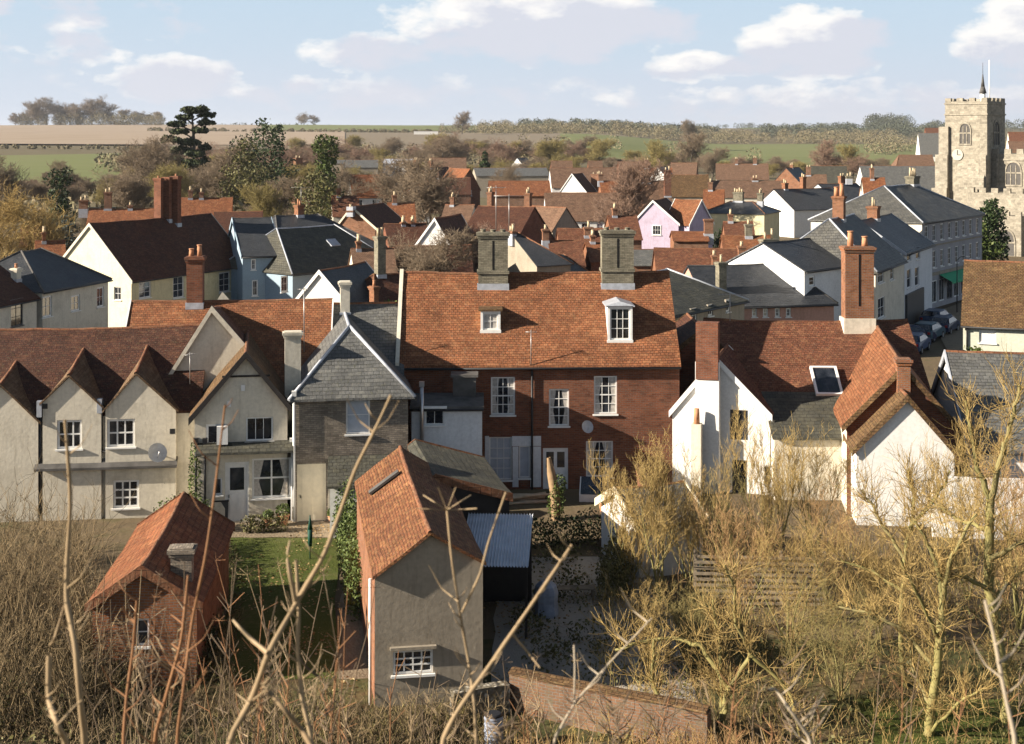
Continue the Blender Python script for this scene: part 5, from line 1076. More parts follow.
def lamp_post(label, x, y):
    e = empty('street_lamp', label, 'street lamp', (x, y, 0)); mb = MB(); mb.cyl((0, 0, 0), (0, 0, 5), .06, .04, 8); mb.tube([V2(0, 0, 5), V2(.3, -.1, 5.35), V2(.8, -.2, 5.4)], .03); mb.build('post', P_BLACK, e); mb = MB(); mb.box(.7, 1.15, -.28, -.12, 5.34, 5.44); mb.build('lamp_head', STEEL, e)
lamp_post('black street lamp on the pavement before the long grey terrace', 41.8, 131.5)

bn = empty('wheelie_bin', 'dark wheeled bin standing left of the white cottage door', 'bin', tuple(at(222, 522, 0)), .1)
mb = MB(); mb.prism([V2(-.27, -.3, .05), V2(.27, -.3, .05), V2(.3, -.34, .95), V2(-.3, -.34, .95)], V2(0, 0), V2(0, .66)); mb.build('body', P_DOOR, bn)
mb = MB(); mb.box(-.32, .32, -.37, .36, .952, 1.02); mb.build('lid', P_BLACK, bn)
for x in (-.3, .26): mb = MB(); mb.cyl((x, .3, .1), (x + .05, .3, .1), .1, .1, 10); mb.build('wheel', P_BLACK, bn)
for (px, py, r, lab) in ((268, 527, .2, 'clay pot at the left of the terrace edge, with a green plant'), (283, 526, .26, 'large clay pot with a bushy plant below the bay window'), (332, 523, .17, 'small clay pot beside the cream door'), (604, 512, .24, 'clay pot with a shrub by the cold frame')):
    pt = empty('plant_pot', lab, 'plant pot', tuple(at(px, py, 0))); mb = MB(); mb.cyl((0, 0, 0), (0, 0, r * 1.6), r * .7, r, 12); mb.cyl((0, 0, r * 1.6), (0, 0, r * 1.85), r * 1.1, r * 1.1, 12); mb.build('pot', POT, pt); pt['pr'] = r
# ---------------------------------------------------------------- plants
import numpy as np
NR = np.random.RandomState(11)
def mtwig(name, cs, sc=1.2):
    m, t = new_mat(name); g_ = t.n('ShaderNodeNewGeometry'); n = t.noise(g_.outputs['Position'], sc, 3, .6)
    f = t.math('ADD', t.math('MULTIPLY', g_.outputs['Random Per Island'], .5), t.math('MULTIPLY', n, .5))
    fin(t, t.ramp(f, [(.2 + .6 * i / (len(cs) - 1), c) for i, c in enumerate(cs)]), .75, None, .01, .15); return m
TW_GOLD = mtwig('golden_twigs', [(.10, .07, .032), (.31, .21, .08), (.50, .36, .14), (.20, .15, .065)])
TW_GOLD2 = mtwig('orange_twigs', [(.16, .10, .05), (.36, .22, .10), (.46, .31, .15)])
TW_OLIVE = mtwig('olive_twigs', [(.16, .13, .05), (.26, .21, .08), (.32, .27, .12)])
TW_BROWN = mtwig('brown_twigs', [(.14, .105, .075), (.21, .16, .11), (.26, .2, .135)], .1)
TW_PURP = mtwig('reddish_twigs', [(.17, .11, .085), (.25, .165, .12), (.3, .2, .14)], .1)
TW_BRAM = mtwig('bramble_stems', [(.025, .02, .013), (.08, .06, .032), (.34, .25, .14), (.06, .05, .025)], .8)
BARK = mtwig('bark_lichen', [(.12, .11, .045), (.24, .21, .08), (.19, .16, .08)], 3)
BARKD = mtwig('bark_grey', [(.06, .05, .04), (.11, .09, .07)], 1)
LF_DARK = mleaf('evergreen_dark', [(.012, .022, .008), (.025, .042, .014), (.045, .065, .022)])
LF_CEDAR = mleaf('cedar_foliage', [(.016, .026, .010), (.035, .048, .018), (.07, .08, .032)])
LF_GREEN = mleaf('evergreen_green', [(.03, .045, .012), (.06, .085, .02), (.10, .12, .035)])
LF_IVY = mleaf('ivy_leaves', [(.03, .05, .012), (.07, .10, .025), (.14, .17, .05)])
LF_BLUE = mleaf('blue_conifer', [(.03, .05, .05), (.06, .085, .085), (.09, .12, .11)])
LF_OLIVE = mleaf('olive_foliage', [(.05, .05, .018), (.09, .085, .03), (.15, .135, .05)])
LF_WOOD = mleaf('winter_wood', [(.13, .115, .07), (.20, .165, .10), (.16, .15, .08), (.24, .18, .12)], .9)
LF_WOODD = mleaf('dark_wood', [(.05, .06, .045), (.08, .09, .06), (.10, .10, .07)], .9)
def tubes_mesh(name, segs, mat, parent=None, loc=(0, 0, 0), sides=3):
    """segs: list of (N,3) points and radii -> tapered tubes with few sides, all in one mesh"""
    V = []; Fc = []; base = 0
    ang = np.arange(sides) * 2 * np.pi / sides; ca, sa = np.cos(ang), np.sin(ang)
    for P, r in segs:
        n = len(P); T = np.gradient(P, axis=0); T /= (np.linalg.norm(T, axis=1, keepdims=True) + 1e-9)
        ref = np.array([0, 0, 1.0]) if abs(T[0, 2]) < .9 else np.array([1.0, 0, 0])
        A = np.cross(T, ref); A /= (np.linalg.norm(A, axis=1, keepdims=True) + 1e-9); B_ = np.cross(T, A)
        ring = P[:, None, :] + r[:, None, None] * (A[:, None, :] * ca[None, :, None] + B_[:, None, :] * sa[None, :, None])
        V.append(ring.reshape(-1, 3)); i = np.arange(n - 1)[:, None] * sides + base; j = np.arange(sides)[None, :]; k = (np.arange(sides) + 1) % sides
        Fc.append(np.stack([i + j, i + k[None, :], i + sides + k[None, :], i + sides + j], -1).reshape(-1, 4)); base += n * sides
    V = np.concatenate(V); Fc = np.concatenate(Fc); return raw_mesh(name, V, Fc, mat, parent, loc, True)
def raw_mesh(name, V, Fc, mat, parent=None, loc=(0, 0, 0), smooth=False):
    me = bpy.data.meshes.new(name); nf, k = Fc.shape
    me.vertices.add(len(V)); me.vertices.foreach_set('co', V.astype(np.float32).ravel())
    me.loops.add(nf * k); me.loops.foreach_set('vertex_index', Fc.astype(np.int32).ravel())
    me.polygons.add(nf); me.polygons.foreach_set('loop_start', np.arange(nf, dtype=np.int32) * k)
    if smooth: me.polygons.foreach_set('use_smooth', np.ones(nf, dtype=bool))
    me.update(calc_edges=True); me.materials.append(mat)
    o = bpy.data.objects.new(name, me); COL.objects.link(o)
    if parent: o.parent = parent
    o.location = loc; return o
def unit(v): return v / (np.linalg.norm(v) + 1e-9)
def limb(p, d, L, r0, r1, n=5, wob=.12, up=0.0, rs=None):
    rs = rs or NR; pts = [np.array(p, float)]; d = unit(np.array(d, float)); st = L / n
    for i in range(n):
        d = unit(d + rs.normal(0, wob, 3) + np.array([0, 0, up])); pts.append(pts[-1] + d * st)
    return np.array(pts), np.linspace(r0, r1, n + 1)
def grow_tree(seed, H, spread=.6, trunk_r=.25, levels=4, kids_=(5, 6, 6, 6), up=.06, clear=.25, twig_r=.012, multi=1, lean=(0, 0), wob=.13, ratio=.55, ang=.75):
    rs = np.random.RandomState(seed); thick = []; fine = []
    def rec(P, r, lev, L):
        n = kids_[lev]
        for k in range(n):
            t_ = (clear if lev == 0 else .2) + (1 - (clear if lev == 0 else .2)) * (k + rs.rand()) / n
            i = min(len(P) - 2, int(t_ * (len(P) - 1))); q = t_ * (len(P) - 1) - i; p = P[i] * (1 - q) + P[i + 1] * q; T = unit(P[i + 1] - P[i])
            a = rs.rand() * 6.283; s = np.array([np.cos(a), np.sin(a), rs.uniform(-.2, .5)]); s = unit(s - T * s.dot(T) * .8)
            d = unit(T * (1 - ang * .6) + s * (ang * spread * 1.4) + np.array([0, 0, up]))
            l2 = L * ratio * rs.uniform(.7, 1.15) * (1.15 - .45 * t_ if lev == 0 else 1); r2 = max(twig_r, r[i] * .55)
            if lev + 1 >= levels: r2 = twig_r
            nn = 5 if lev < 2 else (4 if lev + 1 < levels else 3)
            Q, rr = limb(p, d, l2, r2, max(twig_r * .5, r2 * .35), nn, wob * (1 + .3 * lev), up, rs)
            (thick if lev < 1 else fine).append((Q, rr))
            if lev + 1 < levels: rec(Q, rr, lev + 1, l2)
    trunks = []
    for m in range(multi):
        a = m * 6.283 / multi + rs.rand(); d = np.array([lean[0] + (.28 * np.cos(a) if multi > 1 else 0), lean[1] + (.28 * np.sin(a) if multi > 1 else 0), 1])
        P, r = limb((0, 0, -.15), d, H * .72, trunk_r, trunk_r * .25, 7, wob * .5, .02, rs); trunks.append((P, r)); rec(P, r, 0, H * .72)
    return trunks + thick, fine
def bare_tree(name, label, loc, mats=(None, None), group=None, cat='tree', rz=0, **kw):
    th, fi = grow_tree(**kw); e = empty(name, label, cat, loc, rz, group)
    tubes_mesh('trunk', th, mats[0] or BARKD, e, sides=6); tubes_mesh('crown', fi, mats[1] or TW_BROWN, e, sides=3); return e
def leaf_cloud(name, clumps, n, size, mat, parent=None, loc=(0, 0, 0), seed=1, flat=.0):
    """small leaf faces spread on clumps (centre, radii); clump surfaces are uneven so the outline has gaps"""
    rs = np.random.RandomState(seed); vs = []; tot = sum(c[1][0] * c[1][1] + c[1][0] * c[1][2] for c in clumps)
    for c, r in clumps:
        m = max(6, int(n * (r[0] * r[1] + r[0] * r[2]) / tot)); u = rs.normal(size=(m, 3)); u /= np.linalg.norm(u, axis=1, keepdims=True)
        rad = rs.uniform(.45, 1.08, (m, 1)) ** .6; p = np.array(c) + u * rad * np.array(r)
        a = rs.normal(size=(m, 3)); a[:, 2] *= (1 - flat); a /= np.linalg.norm(a, axis=1, keepdims=True); b = np.cross(a, rs.normal(size=(m, 3))); b /= np.linalg.norm(b, axis=1, keepdims=True)
        s = size * rs.uniform(.5, 1.3, (m, 1)); vs.append(np.stack([p - a * s, p + b * s * .6, p + a * s, p - b * s * .6], 1))
    V = np.concatenate(vs).reshape(-1, 3); Fc = np.arange(len(V)).reshape(-1, 4); return raw_mesh(name, V, Fc, mat, parent, loc)
def leafy_tree(name, label, loc, H, W_, mat, seed=1, n=2500, size=.25, cat='tree', trunk=True, low=.15, shape='round', group=None, k=16):
    rs = np.random.RandomState(seed); e = empty(name, label, cat, loc, rs.rand() * 6, group); cl = []
    for i in range(k):
        h = low + (1 - low) * (i + .5) / k
        w_ = {'round': math.sin(math.pi * min(1, .15 + .8 * (h - low) / (1 - low))), 'cone': 1.08 - (h - low) / (1 - low), 'column': .75 + .2 * math.sin(7 * h)}[shape]
        a = rs.rand() * 6.28; rr = W_ / 2 * w_ * rs.uniform(.2, .75); cr = W_ * (.16 + .14 * rs.rand()) * (w_ * .7 + .3)
        cl.append(((rr * math.cos(a), rr * math.sin(a), H * h * .93), (cr, cr, cr * .75)))
        a += 2.6; cl.append(((rr * math.cos(a), rr * math.sin(a), H * h * .93), (cr * .8, cr * .8, cr * .6)))
    if trunk: P, r = limb((0, 0, -.2), (0, 0, 1), H * .8, max(.06, H * .02), .03, 6, .05, 0, rs); tubes_mesh('trunk', [(P, r)], BARKD, e, sides=6)
    leaf_cloud('crown' if trunk else 'foliage', cl, n, size, mat, e, seed=seed); return e
def G0(px, Y, base_py=None): x = (px - CX) * Y / F; return (x, Y, ground_z(x, Y))
def GY(px, py): # ground point on the flat
    Y = F * EYE / (py - YH); return G0(px, Y)
# ---- cedar and evergreens beyond the yellow house
e = empty('cedar_tree', 'big dark flat-topped cedar standing alone against the brown field', 'tree', G0(190, 330)); S_ = 330 / F
def P_(px, py): return ((px - 190) * S_, (py - 0), 0)
zc = lambda py: EYE - (py - YH) * S_ - ground_z(-75, 330)
rs = np.random.RandomState(5); tr = [(np.array([[0, 0, 0], [.3, 0, 8], [1.0, 0, 15], [.5, 0, zc(118)]], float), np.array([.7, .55, .4, .2]))]; cl = []
for (px, py, w_, h_) in ((196, 110, 20, 3.5), (208, 114, 11, 3), (184, 117, 13, 3), (176, 124, 13, 3), (205, 122, 12, 2.5), (180, 131, 11, 3), (200, 130, 12, 3), (172, 139, 14, 3), (188, 142, 16, 4), (203, 147, 9, 3), (180, 150, 15, 5), (196, 153, 14, 4), (175, 160, 14, 5), (192, 164, 18, 6), (206, 160, 8, 3)):
    x = (px - 190) * S_; z = zc(py); y0 = rs.uniform(-2, 2); cl.append(((x, y0, z), (w_ * S_ * .72, w_ * S_ * .65, h_ * S_ * .85)))
    [cl.append(((x + rs.uniform(-.5, .5) * w_ * S_, y0 + rs.uniform(-2, 2), z + rs.uniform(-.5, .6)), (w_ * S_ * .22, w_ * S_ * .24, rs.uniform(.35, .7)))) for _q in range(4)]
    cl.append(((x + rs.uniform(-1, 1), y0 + rs.uniform(-2, 2), z - .3), (w_ * S_ * .6, w_ * S_ * .6, h_ * S_ * .6))); zb = z - 1.6; tr.append((np.array([[.5 if zb > 8 else .2, 0, zb], [x * .6, y0 * .5, z - .5], [x, y0, z]], float), np.array([.22, .14, .06])))
tubes_mesh('trunk', tr, BARKD, e, sides=6); leaf_cloud('crown', cl, 11000, .40, LF_CEDAR, e, seed=3)
for (px, Y, H_, W_, mt, sh, lab, n_) in (
    (262, 300, 22, 15, LF_DARK, 'round', 'dark dense evergreen right of the cedar, behind the brick gable', 2600),
    (245, 280, 17, 12, LF_OLIVE, 'round', 'olive green bushy tree between the cedar and the dark evergreen', 1900),
    (279, 270, 20.5, 3.6, LF_DARK, 'column', 'thin pointed cypress top poking above the dark evergreen', 700),
    (327, 240, 17.5, 8.5, LF_GREEN, 'column', 'tall green conifer right of the orange brick gable', 2600),
    (318, 225, 12, 10, LF_OLIVE, 'round', 'olive bush in front of the tall green conifer', 1600),
    (485, 400, 13.5, 6.5, LF_DARK, 'cone', 'small dark fir by the long grey green shed', 1200),
    (65, 165, 7.5, 6, LF_BLUE, 'round', 'blue green conifer bush left of the yellow house', 1500),
    (60, 230, 12, 6, LF_DARK, 'column', 'dark upright evergreen behind the blue green conifer', 1200),
    (990, 172, 9.5, 6, LF_DARK, 'round', 'dark yew standing between the long terrace and the church', 2400),
    (978, 165, 7.0, 5, LF_GREEN, 'round', 'lighter green bush at the end of the long terrace', 1600),
    (733, 196, 4.0, 7, LF_DARK, 'round', 'dark bush in front of the cream villa', 1200),
    (579, 410, 8, 7, LF_OLIVE, 'round', 'round olive bush between buff roofed cottages', 1200),
    (578, 98, 5.2, 4.5, LF_GREEN, 'round', 'green bush behind the ridge between the pale chimney stacks', 1500),
    (392, 92, 6.0, 5, LF_IVY, 'round', 'ivy smothered tree beside the left end of the brick house roof', 1800),
    (366, 108, 5.2, 4, LF_OLIVE, 'round', 'olive shrub under the pale double chimney', 1200),
    (498, 150, 6, 6, LF_OLIVE, 'round', 'yellowish bush left of the big dark roof', 900),
    (975, 78, 5.0, 5, LF_GREEN, 'round', 'green shrub against the pale green cottage wall', 900)):
    leafy_tree('evergreen_tree' if H_ > 9 else 'shrub', lab, G0(px, Y), H_, W_, mt, seed=px, n=int(n_ * 1.7), size=.11 + Y * .00065, cat='tree' if H_ > 9 else 'bush', shape=sh)
# ---- bare trees in and behind the village
PROT = []
for sd_, kw in ((1, dict(H=14, spread=.75, trunk_r=.3, levels=4, kids_=(13, 10, 8, 6), twig_r=.03, clear=.12, ratio=.58)), (2, dict(H=14, spread=.6, trunk_r=.28, levels=4, kids_=(13, 10, 8, 6), twig_r=.03, up=.1, clear=.12, ratio=.6)),
               (3, dict(H=14, spread=.9, trunk_r=.35, levels=4, kids_=(13, 10, 8, 6), twig_r=.03, clear=.1, ratio=.6)), (4, dict(H=14, spread=.7, trunk_r=.2, levels=4, kids_=(9, 8, 8, 6), twig_r=.03, multi=2, clear=.1, ratio=.62))):
    th, fi = grow_tree(seed=sd_, **kw); a = tubes_mesh('trunk', th, BARKD, sides=5); b = tubes_mesh('crown', fi, TW_BROWN, sides=3); PROT.append((a.data, b.data)); bpy.data.objects.remove(a); bpy.data.objects.remove(b)
def tcopy(label, px, Y, H_, k=0, mat=None, group=None, name='bare_tree', wide=1.0, z=None, rz=None):
    g_ = G0(px, Y); e = empty(name, label, 'tree', (g_[0], g_[1], g_[2] if z is None else z), NR.rand() * 6 if rz is None else rz, group); s = H_ / 13.0; e.scale = (s * wide, s * wide, s)
    for nm, me in zip(('trunk', 'crown'), PROT[k]):
        o = bpy.data.objects.new(nm, me); COL.objects.link(o); o.parent = e
        if mat and nm == 'crown': o.material_slots[0].link = 'OBJECT'; o.material_slots[0].material = mat
    return e
SINGLES = [('lone bare tree standing on the horizon left of centre', 462, 1500, 24, 0, None), ('lone bare tree standing on the horizon right of centre', 689, 1300, 26, 0, None),
    ('reddish bare tree rising behind the right pale chimney stack', 622, 205, 12.5, 1, TW_PURP), ('bare tree in front of the tall brick villa', 432, 210, 13, 0, TW_BROWN), ('bare branching tree before the white gable, left of the pale stack', 428, 118, 8.2, 0, TW_BROWN),
    ('spreading reddish bare tree between the pale stack and white gable', 466, 135, 7.6, 1, TW_PURP), ('bare tree low behind the left end of the brick house', 400, 125, 6.5, 3, TW_BROWN), ('twiggy tree left of the brick villas', 398, 230, 12, 2, TW_BROWN),
    ('bare brown tree left of the cedar', 150, 300, 15, 2, TW_BROWN), ('bare tree in front of the cedar, above the joined chimneys', 172, 250, 11, 1, TW_OLIVE), ('bare tree with a dense crown right of the cedar', 222, 290, 13, 2, TW_BROWN), ('thin bare tree before the dark evergreen', 270, 210, 9, 1, TW_OLIVE),
    ('golden bare tree at the far left edge behind the terrace', 12, 150, 9.5, 3, TW_GOLD), ('bare dark tree at the far left edge above the green field', 2, 260, 13, 0, TW_BROWN), ('grey bare tree on the green field edge at left', 64, 330, 10, 2, TW_BROWN),
    ('orange brown tree on the meadow left of the church', 823, 520, 14, 2, TW_PURP), ('olive bare tree beside the orange brown meadow tree', 853, 560, 13, 1, TW_OLIVE), ('bare tree behind the buff roofs right of the bare reddish tree', 660, 470, 14, 2, TW_OLIVE), ('bare tree at the left side of the meadow', 712, 520, 12, 0, TW_BROWN),
    ('large bare tree behind the brick stack house', 690, 560, 17, 0, TW_BROWN), ('bare tree behind the orange terrace', 505, 330, 9, 2, TW_BROWN), ('dusky bare tree at the right edge by the church nave', 1020, 380, 11, 2, TW_PURP), ('small bare tree between the conifer and orange roofed house', 343, 260, 10, 3, TW_BROWN)]
for lab, px, Y, H_, k, mt in SINGLES: tcopy(lab, px, Y, H_, k, mt)
for i, (px, Y, H_) in enumerate(((26, 2400, 26), (38, 2350, 38), (47, 2400, 44), (60, 2420, 34), (70, 2400, 36), (80, 2380, 30), (92, 2400, 40), (101, 2420, 42), (110, 2400, 24), (122, 2450, 26), (134, 2450, 22), (143, 2450, 20), (152, 2450, 18), (160, 2420, 22), (16, 2380, 20), (304, 2700, 22), (315, 2700, 20))):
    tcopy('leafless tree in the clump along the left horizon', px, Y, H_, i % 4, None, 'trees along the left horizon', wide=1.25)
rs = np.random.RandomState(21)
for i in range(96):        # belt of bare trees behind the roofs
    px = 5 + i * 10.4 + rs.uniform(-6, 6)
    if 880 < px < 1005: continue
    if px < 130: Y = rs.uniform(370, 435); H_ = rs.uniform(3.5, 6)
    elif px < 300: Y = rs.uniform(360, 480); H_ = rs.uniform(8, 13)
    elif px < 600: Y = rs.uniform(560, 820); H_ = rs.uniform(8, 14)
    else: Y = rs.uniform(500, 680); H_ = rs.uniform(4.5, 8.5)
    tcopy('bare brownish tree in the belt behind the village roofs', px, Y, H_, i % 4, (TW_BROWN, TW_OLIVE, TW_BROWN, TW_PURP)[i % 4], 'trees in the belt behind the village', wide=rs.uniform(1.2, 1.8))
for i in range(22):
    px = -8 + i * 16 + rs.uniform(-5, 5); tcopy('bare tree between the left hand roofs and the green field', px, rs.uniform(225, 330), rs.uniform(6, 10) * (.6 if px < 130 else 1), i % 2, (TW_BROWN, TW_OLIVE, TW_BROWN)[i % 3], 'trees behind the left hand roofs', wide=1.4)
for i in range(26):
    px = 275 + i * 12 + rs.uniform(-5, 5); tcopy('low scrubby tree between the village roofs and the fields', px, rs.uniform(430, 560), rs.uniform(5, 8.5), i % 4, (TW_BROWN, TW_OLIVE)[i % 2], 'scrub trees at the village edge', wide=1.5)
def wood(name, spans, mat, seed, size=1.1, n=60):
    rs = np.random.RandomState(seed); cl = []
    for (p0, p1, Y0, Y1, h0, h1, cnt) in spans:
        for i in range(cnt):
            px = rs.uniform(p0, p1); Y = rs.uniform(Y0, Y1); x = (px - CX) * Y / F; z = ground_z(x, Y); h = rs.uniform(h0, h1); w_ = h * rs.uniform(.4, .7)
            cl.append(((x, Y, z + h * .5), (w_, w_, h * .52)))
    o = leaf_cloud(name, cl, n * len(cl), size, mat, seed=seed); o['kind'] = 'stuff'; return o
wood('winter_woodland', ((480, 900, 1580, 2150, 8, 15, 420), (520, 760, 900, 1150, 6, 10, 22), (440, 600, 1500, 2100, 5, 10, 130), (860, 1100, 1100, 1600, 8, 13, 110), (270, 560, 620, 900, 4, 7, 130), (100, 300, 560, 760, 4, 7, 60), (18, 165, 2330, 2440, 10, 24, 70), (-60, 330, 240, 400, 2.5, 5, 90)), LF_WOOD, 31, .75, 130)
wood('evergreen_woodland', ((520, 720, 1900, 2300, 10, 16, 190), (760, 960, 2000, 2600, 12, 20, 150), (930, 1100, 2500, 3200, 12, 22, 80), (868, 905, 2600, 2900, 22, 34, 30), (150, 330, 2450, 2600, 3, 6, 60), (640, 900, 4300, 4700, 8, 22, 120)), LF_WOODD, 32, 1.2, 130)
wood('field_hedge', ((-40, 190, 905, 925, 1.5, 3, 60), (150, 430, 1720, 1760, 3, 6, 110), (330, 540, 1800, 1900, 2, 4, 70)), LF_WOOD, 33, .8, 70)
# ---------------------------------------------------------------- shrubs and trees at the foot of the slope
def thicket(name, label_kind, regions, mat, seed, side=4, r=.0085, wob=.16, up=.05):
    rs = np.random.RandomState(seed); segs = []
    for (p0, p1, Y0, Y1, h0, h1, n) in regions:
        for i in range(n):
            Y = rs.uniform(Y0, Y1); px = rs.uniform(p0, p1); x = (px - CX) * Y / F; z = ground_z(x, Y); h = rs.uniform(h0, h1) * (.8 + .45 * nz(x, Y, 0, .5))
            P, rr = limb((x, Y, z - .05), (rs.normal(0, .28), rs.normal(0, .28), 1), h, r * 1.5, r * .5, 5, wob, up, rs); segs.append((P, rr))
            for k in range(side):
                j = rs.randint(1, 5); d = unit(P[j] - P[j - 1]) + rs.normal(0, .6, 3); d[2] = abs(d[2]) * .8 + .15
                Q, qr = limb(P[j], d, h * rs.uniform(.18, .42), r * .8, r * .35, 3, wob * 1.3, up, rs); segs.append((Q, qr))
    o = tubes_mesh(name, segs, mat); o['kind'] = 'stuff'; return o
thicket('golden_undergrowth', '', ((600, 1100, 37, 51, .5, 1.8, 460), (700, 1100, 48, 56, .8, 2.6, 220), (590, 720, 42, 52, .6, 2.2, 160), (640, 1100, 34.5, 38, .3, 1.0, 420), (470, 740, 35.5, 38.6, .4, 1.05, 450)), TW_GOLD, 3)
thicket('orange_undergrowth', '', ((640, 1080, 38, 54, .6, 2.2, 280), (500, 770, 35.0, 37.2, .7, 1.3, 420), (620, 780, 35.2, 37.6, .9, 1.7, 260)), TW_GOLD2, 4)
thicket('olive_undergrowth', '', ((600, 1100, 36, 54, .5, 2.0, 300), (230, 480, 37, 40, .3, 1.2, 300)), TW_OLIVE, 5)
thicket('bramble_thicket', '', ((-60, 85, 44, 55, 2.4, 4.4, 480), (-60, 105, 38, 47, 1.6, 4.2, 800), (60, 135, 40, 43, .8, 2.0, 260), (-60, 340, 35.5, 40.5, .5, 1.7, 800), (330, 500, 36, 39.6, .6, 1.6, 420), (180, 235, 42, 56, .6, 1.5, 300), (330, 480, 36, 39.5, .3, 1.0, 280)), TW_BRAM, 6, 5, .010, .2, .02)
leaf = []
rs = np.random.RandomState(8)
for (p0, p1, Y0, Y1, h, n) in ((-60, 130, 36, 50, 1.2, 110), (180, 232, 42, 57, .9, 40), (240, 480, 36.5, 39.5, .35, 50), (520, 620, 42, 57, .8, 50), (600, 1080, 36, 52, .5, 130), (700, 760, 54, 60, .9, 20), (480, 1000, 35, 38, .25, 70)):
    for i in range(n):
        Y = rs.uniform(Y0, Y1); px = rs.uniform(p0, p1); x = (px - CX) * Y / F; leaf.append(((x, Y, ground_z(x, Y) + h * .3), (rs.uniform(.3, .7), rs.uniform(.3, .7), h * .6)))
o = leaf_cloud('ground_cover', leaf, 26000, .07, LF_OLIVE, seed=9); o['kind'] = 'stuff'
GOLD = [('golden bare shrub rising in front of the brick house door', 628, 51, 4.4, 1, TW_GOLD, 1.3), ('dense golden shrub in front of the garden store roof', 660, 50, 5.6, 0, TW_GOLD, 1.2), ('tall golden shrub against the white cottage gable', 694, 50, 4.8, 1, TW_GOLD, 1.1),
    ('olive twiggy tree before the small dark casement', 726, 52, 4.0, 2, TW_OLIVE, 1.2), ('golden twiggy tree covering the cream catslide wall', 772, 53, 5.4, 1, TW_GOLD, 1.2), ('golden tree under the grey catslide roof', 812, 54, 5.2, 0, TW_GOLD, 1.1),
    ('orange tinted shrub left of the sunlit white gable', 838, 48, 4.3, 2, TW_GOLD2, 1.3), ('low golden tree in front of the sunlit white gable', 880, 46, 3.2, 1, TW_GOLD, 1.4), ('olive shrub above the brick garden wall', 690, 43.5, 2.6, 3, TW_OLIVE, 1.4),
    ('bare golden shrub beside the slatted fence', 790, 45, 4.3, 3, TW_GOLD, 1.3), ('golden tree by the white garden wall', 968, 50, 5.2, 1, TW_GOLD, 1.1), ('tall golden tree at the right edge', 1020, 47, 6.0, 0, TW_GOLD2, 1.1),
    ('leaning golden shrub at the bottom right of the patio', 650, 42.5, 2.8, 2, TW_GOLD, 1.4), ('tangled golden shrub in the lower right hollow', 840, 41, 3.2, 3, TW_OLIVE, 1.5), ('yellow twiggy tree between the garden store and the fence', 742, 47, 4.6, 0, TW_GOLD2, 1.2)]
PG = []
for sd_, kw in ((11, dict(H=5, spread=.55, trunk_r=.05, levels=4, kids_=(6, 6, 5, 4), twig_r=.0065, up=.15, clear=.08, multi=3, ratio=.56)), (12, dict(H=5, spread=.42, trunk_r=.05, levels=4, kids_=(6, 6, 5, 4), twig_r=.0065, up=.24, clear=.08, multi=3, ratio=.58)),
               (13, dict(H=5, spread=.7, trunk_r=.06, levels=4, kids_=(6, 6, 5, 4), twig_r=.0065, up=.16, clear=.1, multi=2, ratio=.58)), (14, dict(H=5, spread=.8, trunk_r=.045, levels=4, kids_=(4, 5, 5, 4), twig_r=.0065, up=.12, clear=.05, multi=4, ratio=.6))):
    th, fi = grow_tree(seed=sd_, **kw); a = tubes_mesh('trunk', th, BARK, sides=5); b = tubes_mesh('crown', fi, TW_GOLD, sides=3); PG.append((a.data, b.data)); bpy.data.objects.remove(a); bpy.data.objects.remove(b)
for lab, px, Y, H_, k, mt, wd in GOLD:
    e = empty('bare_shrub' if H_ < 5 else 'bare_tree', lab, 'shrub' if H_ < 5 else 'tree', G0(px, Y), NR.rand() * 6); s = H_ / 4.9; e.scale = (s * wd * .8, s * wd * .8, s)
    for nm, me in zip(('trunk', 'crown'), PG[k]):
        o = bpy.data.objects.new(nm, me); COL.objects.link(o); o.parent = e
        if nm == 'crown' and mt is not TW_GOLD: o.material_slots[0].link = 'OBJECT'; o.material_slots[0].material = mt
def traced_tree(name, label, Y, base, limbs, cmat, seed, twigs=170, tl=1.0, levels=3):
    """a tree whose main limbs were measured on the photograph: (columns, rows, depth offset) with thickness in pixels"""
    rs = np.random.RandomState(seed); e = empty(name, label, 'tree', tuple(base)); b = np.array(base); th = []; fi = []
    for pts, w0, w1 in limbs:
        P = np.array([np.array(atY(px, py, Y + dy)) - b for px, py, dy in pts]); n = len(P)
        t_ = np.linspace(0, n - 1, n * 4); Q = np.stack([np.interp(t_, np.arange(n), P[:, k]) for k in range(3)], 1) + rs.normal(0, .02, (n * 4, 3)); r = np.linspace(w0, w1, n * 4) * Y / F / 2
        th.append((Q, r)); L = np.linalg.norm(np.diff(Q, axis=0), axis=1).sum()
        for k in range(int(twigs * L / 6)):
            i = rs.randint(int(len(Q) * .2), len(Q) - 1); d = unit(Q[i + 1] - Q[i]) * .5 + rs.normal(0, .8, 3) + np.array([0, 0, .5]); ln = tl * rs.uniform(.4, 1.3)
            A_, ar = limb(Q[i], d, ln, .012, .006, 4, .2, .12, rs); fi.append((A_, ar))
            for m in range(levels * 2):
                j = rs.randint(1, 4); d2 = unit(A_[j] - A_[j - 1]) + rs.normal(0, .6, 3) + np.array([0, 0, .3]); B_, br = limb(A_[j], d2, ln * rs.uniform(.3, .7), 0.0065, .004, 3, .2, .1, rs); fi.append((B_, br))
    tubes_mesh('trunk', th, BARK, e, sides=8); tubes_mesh('crown', fi, cmat, e, sides=3); return e
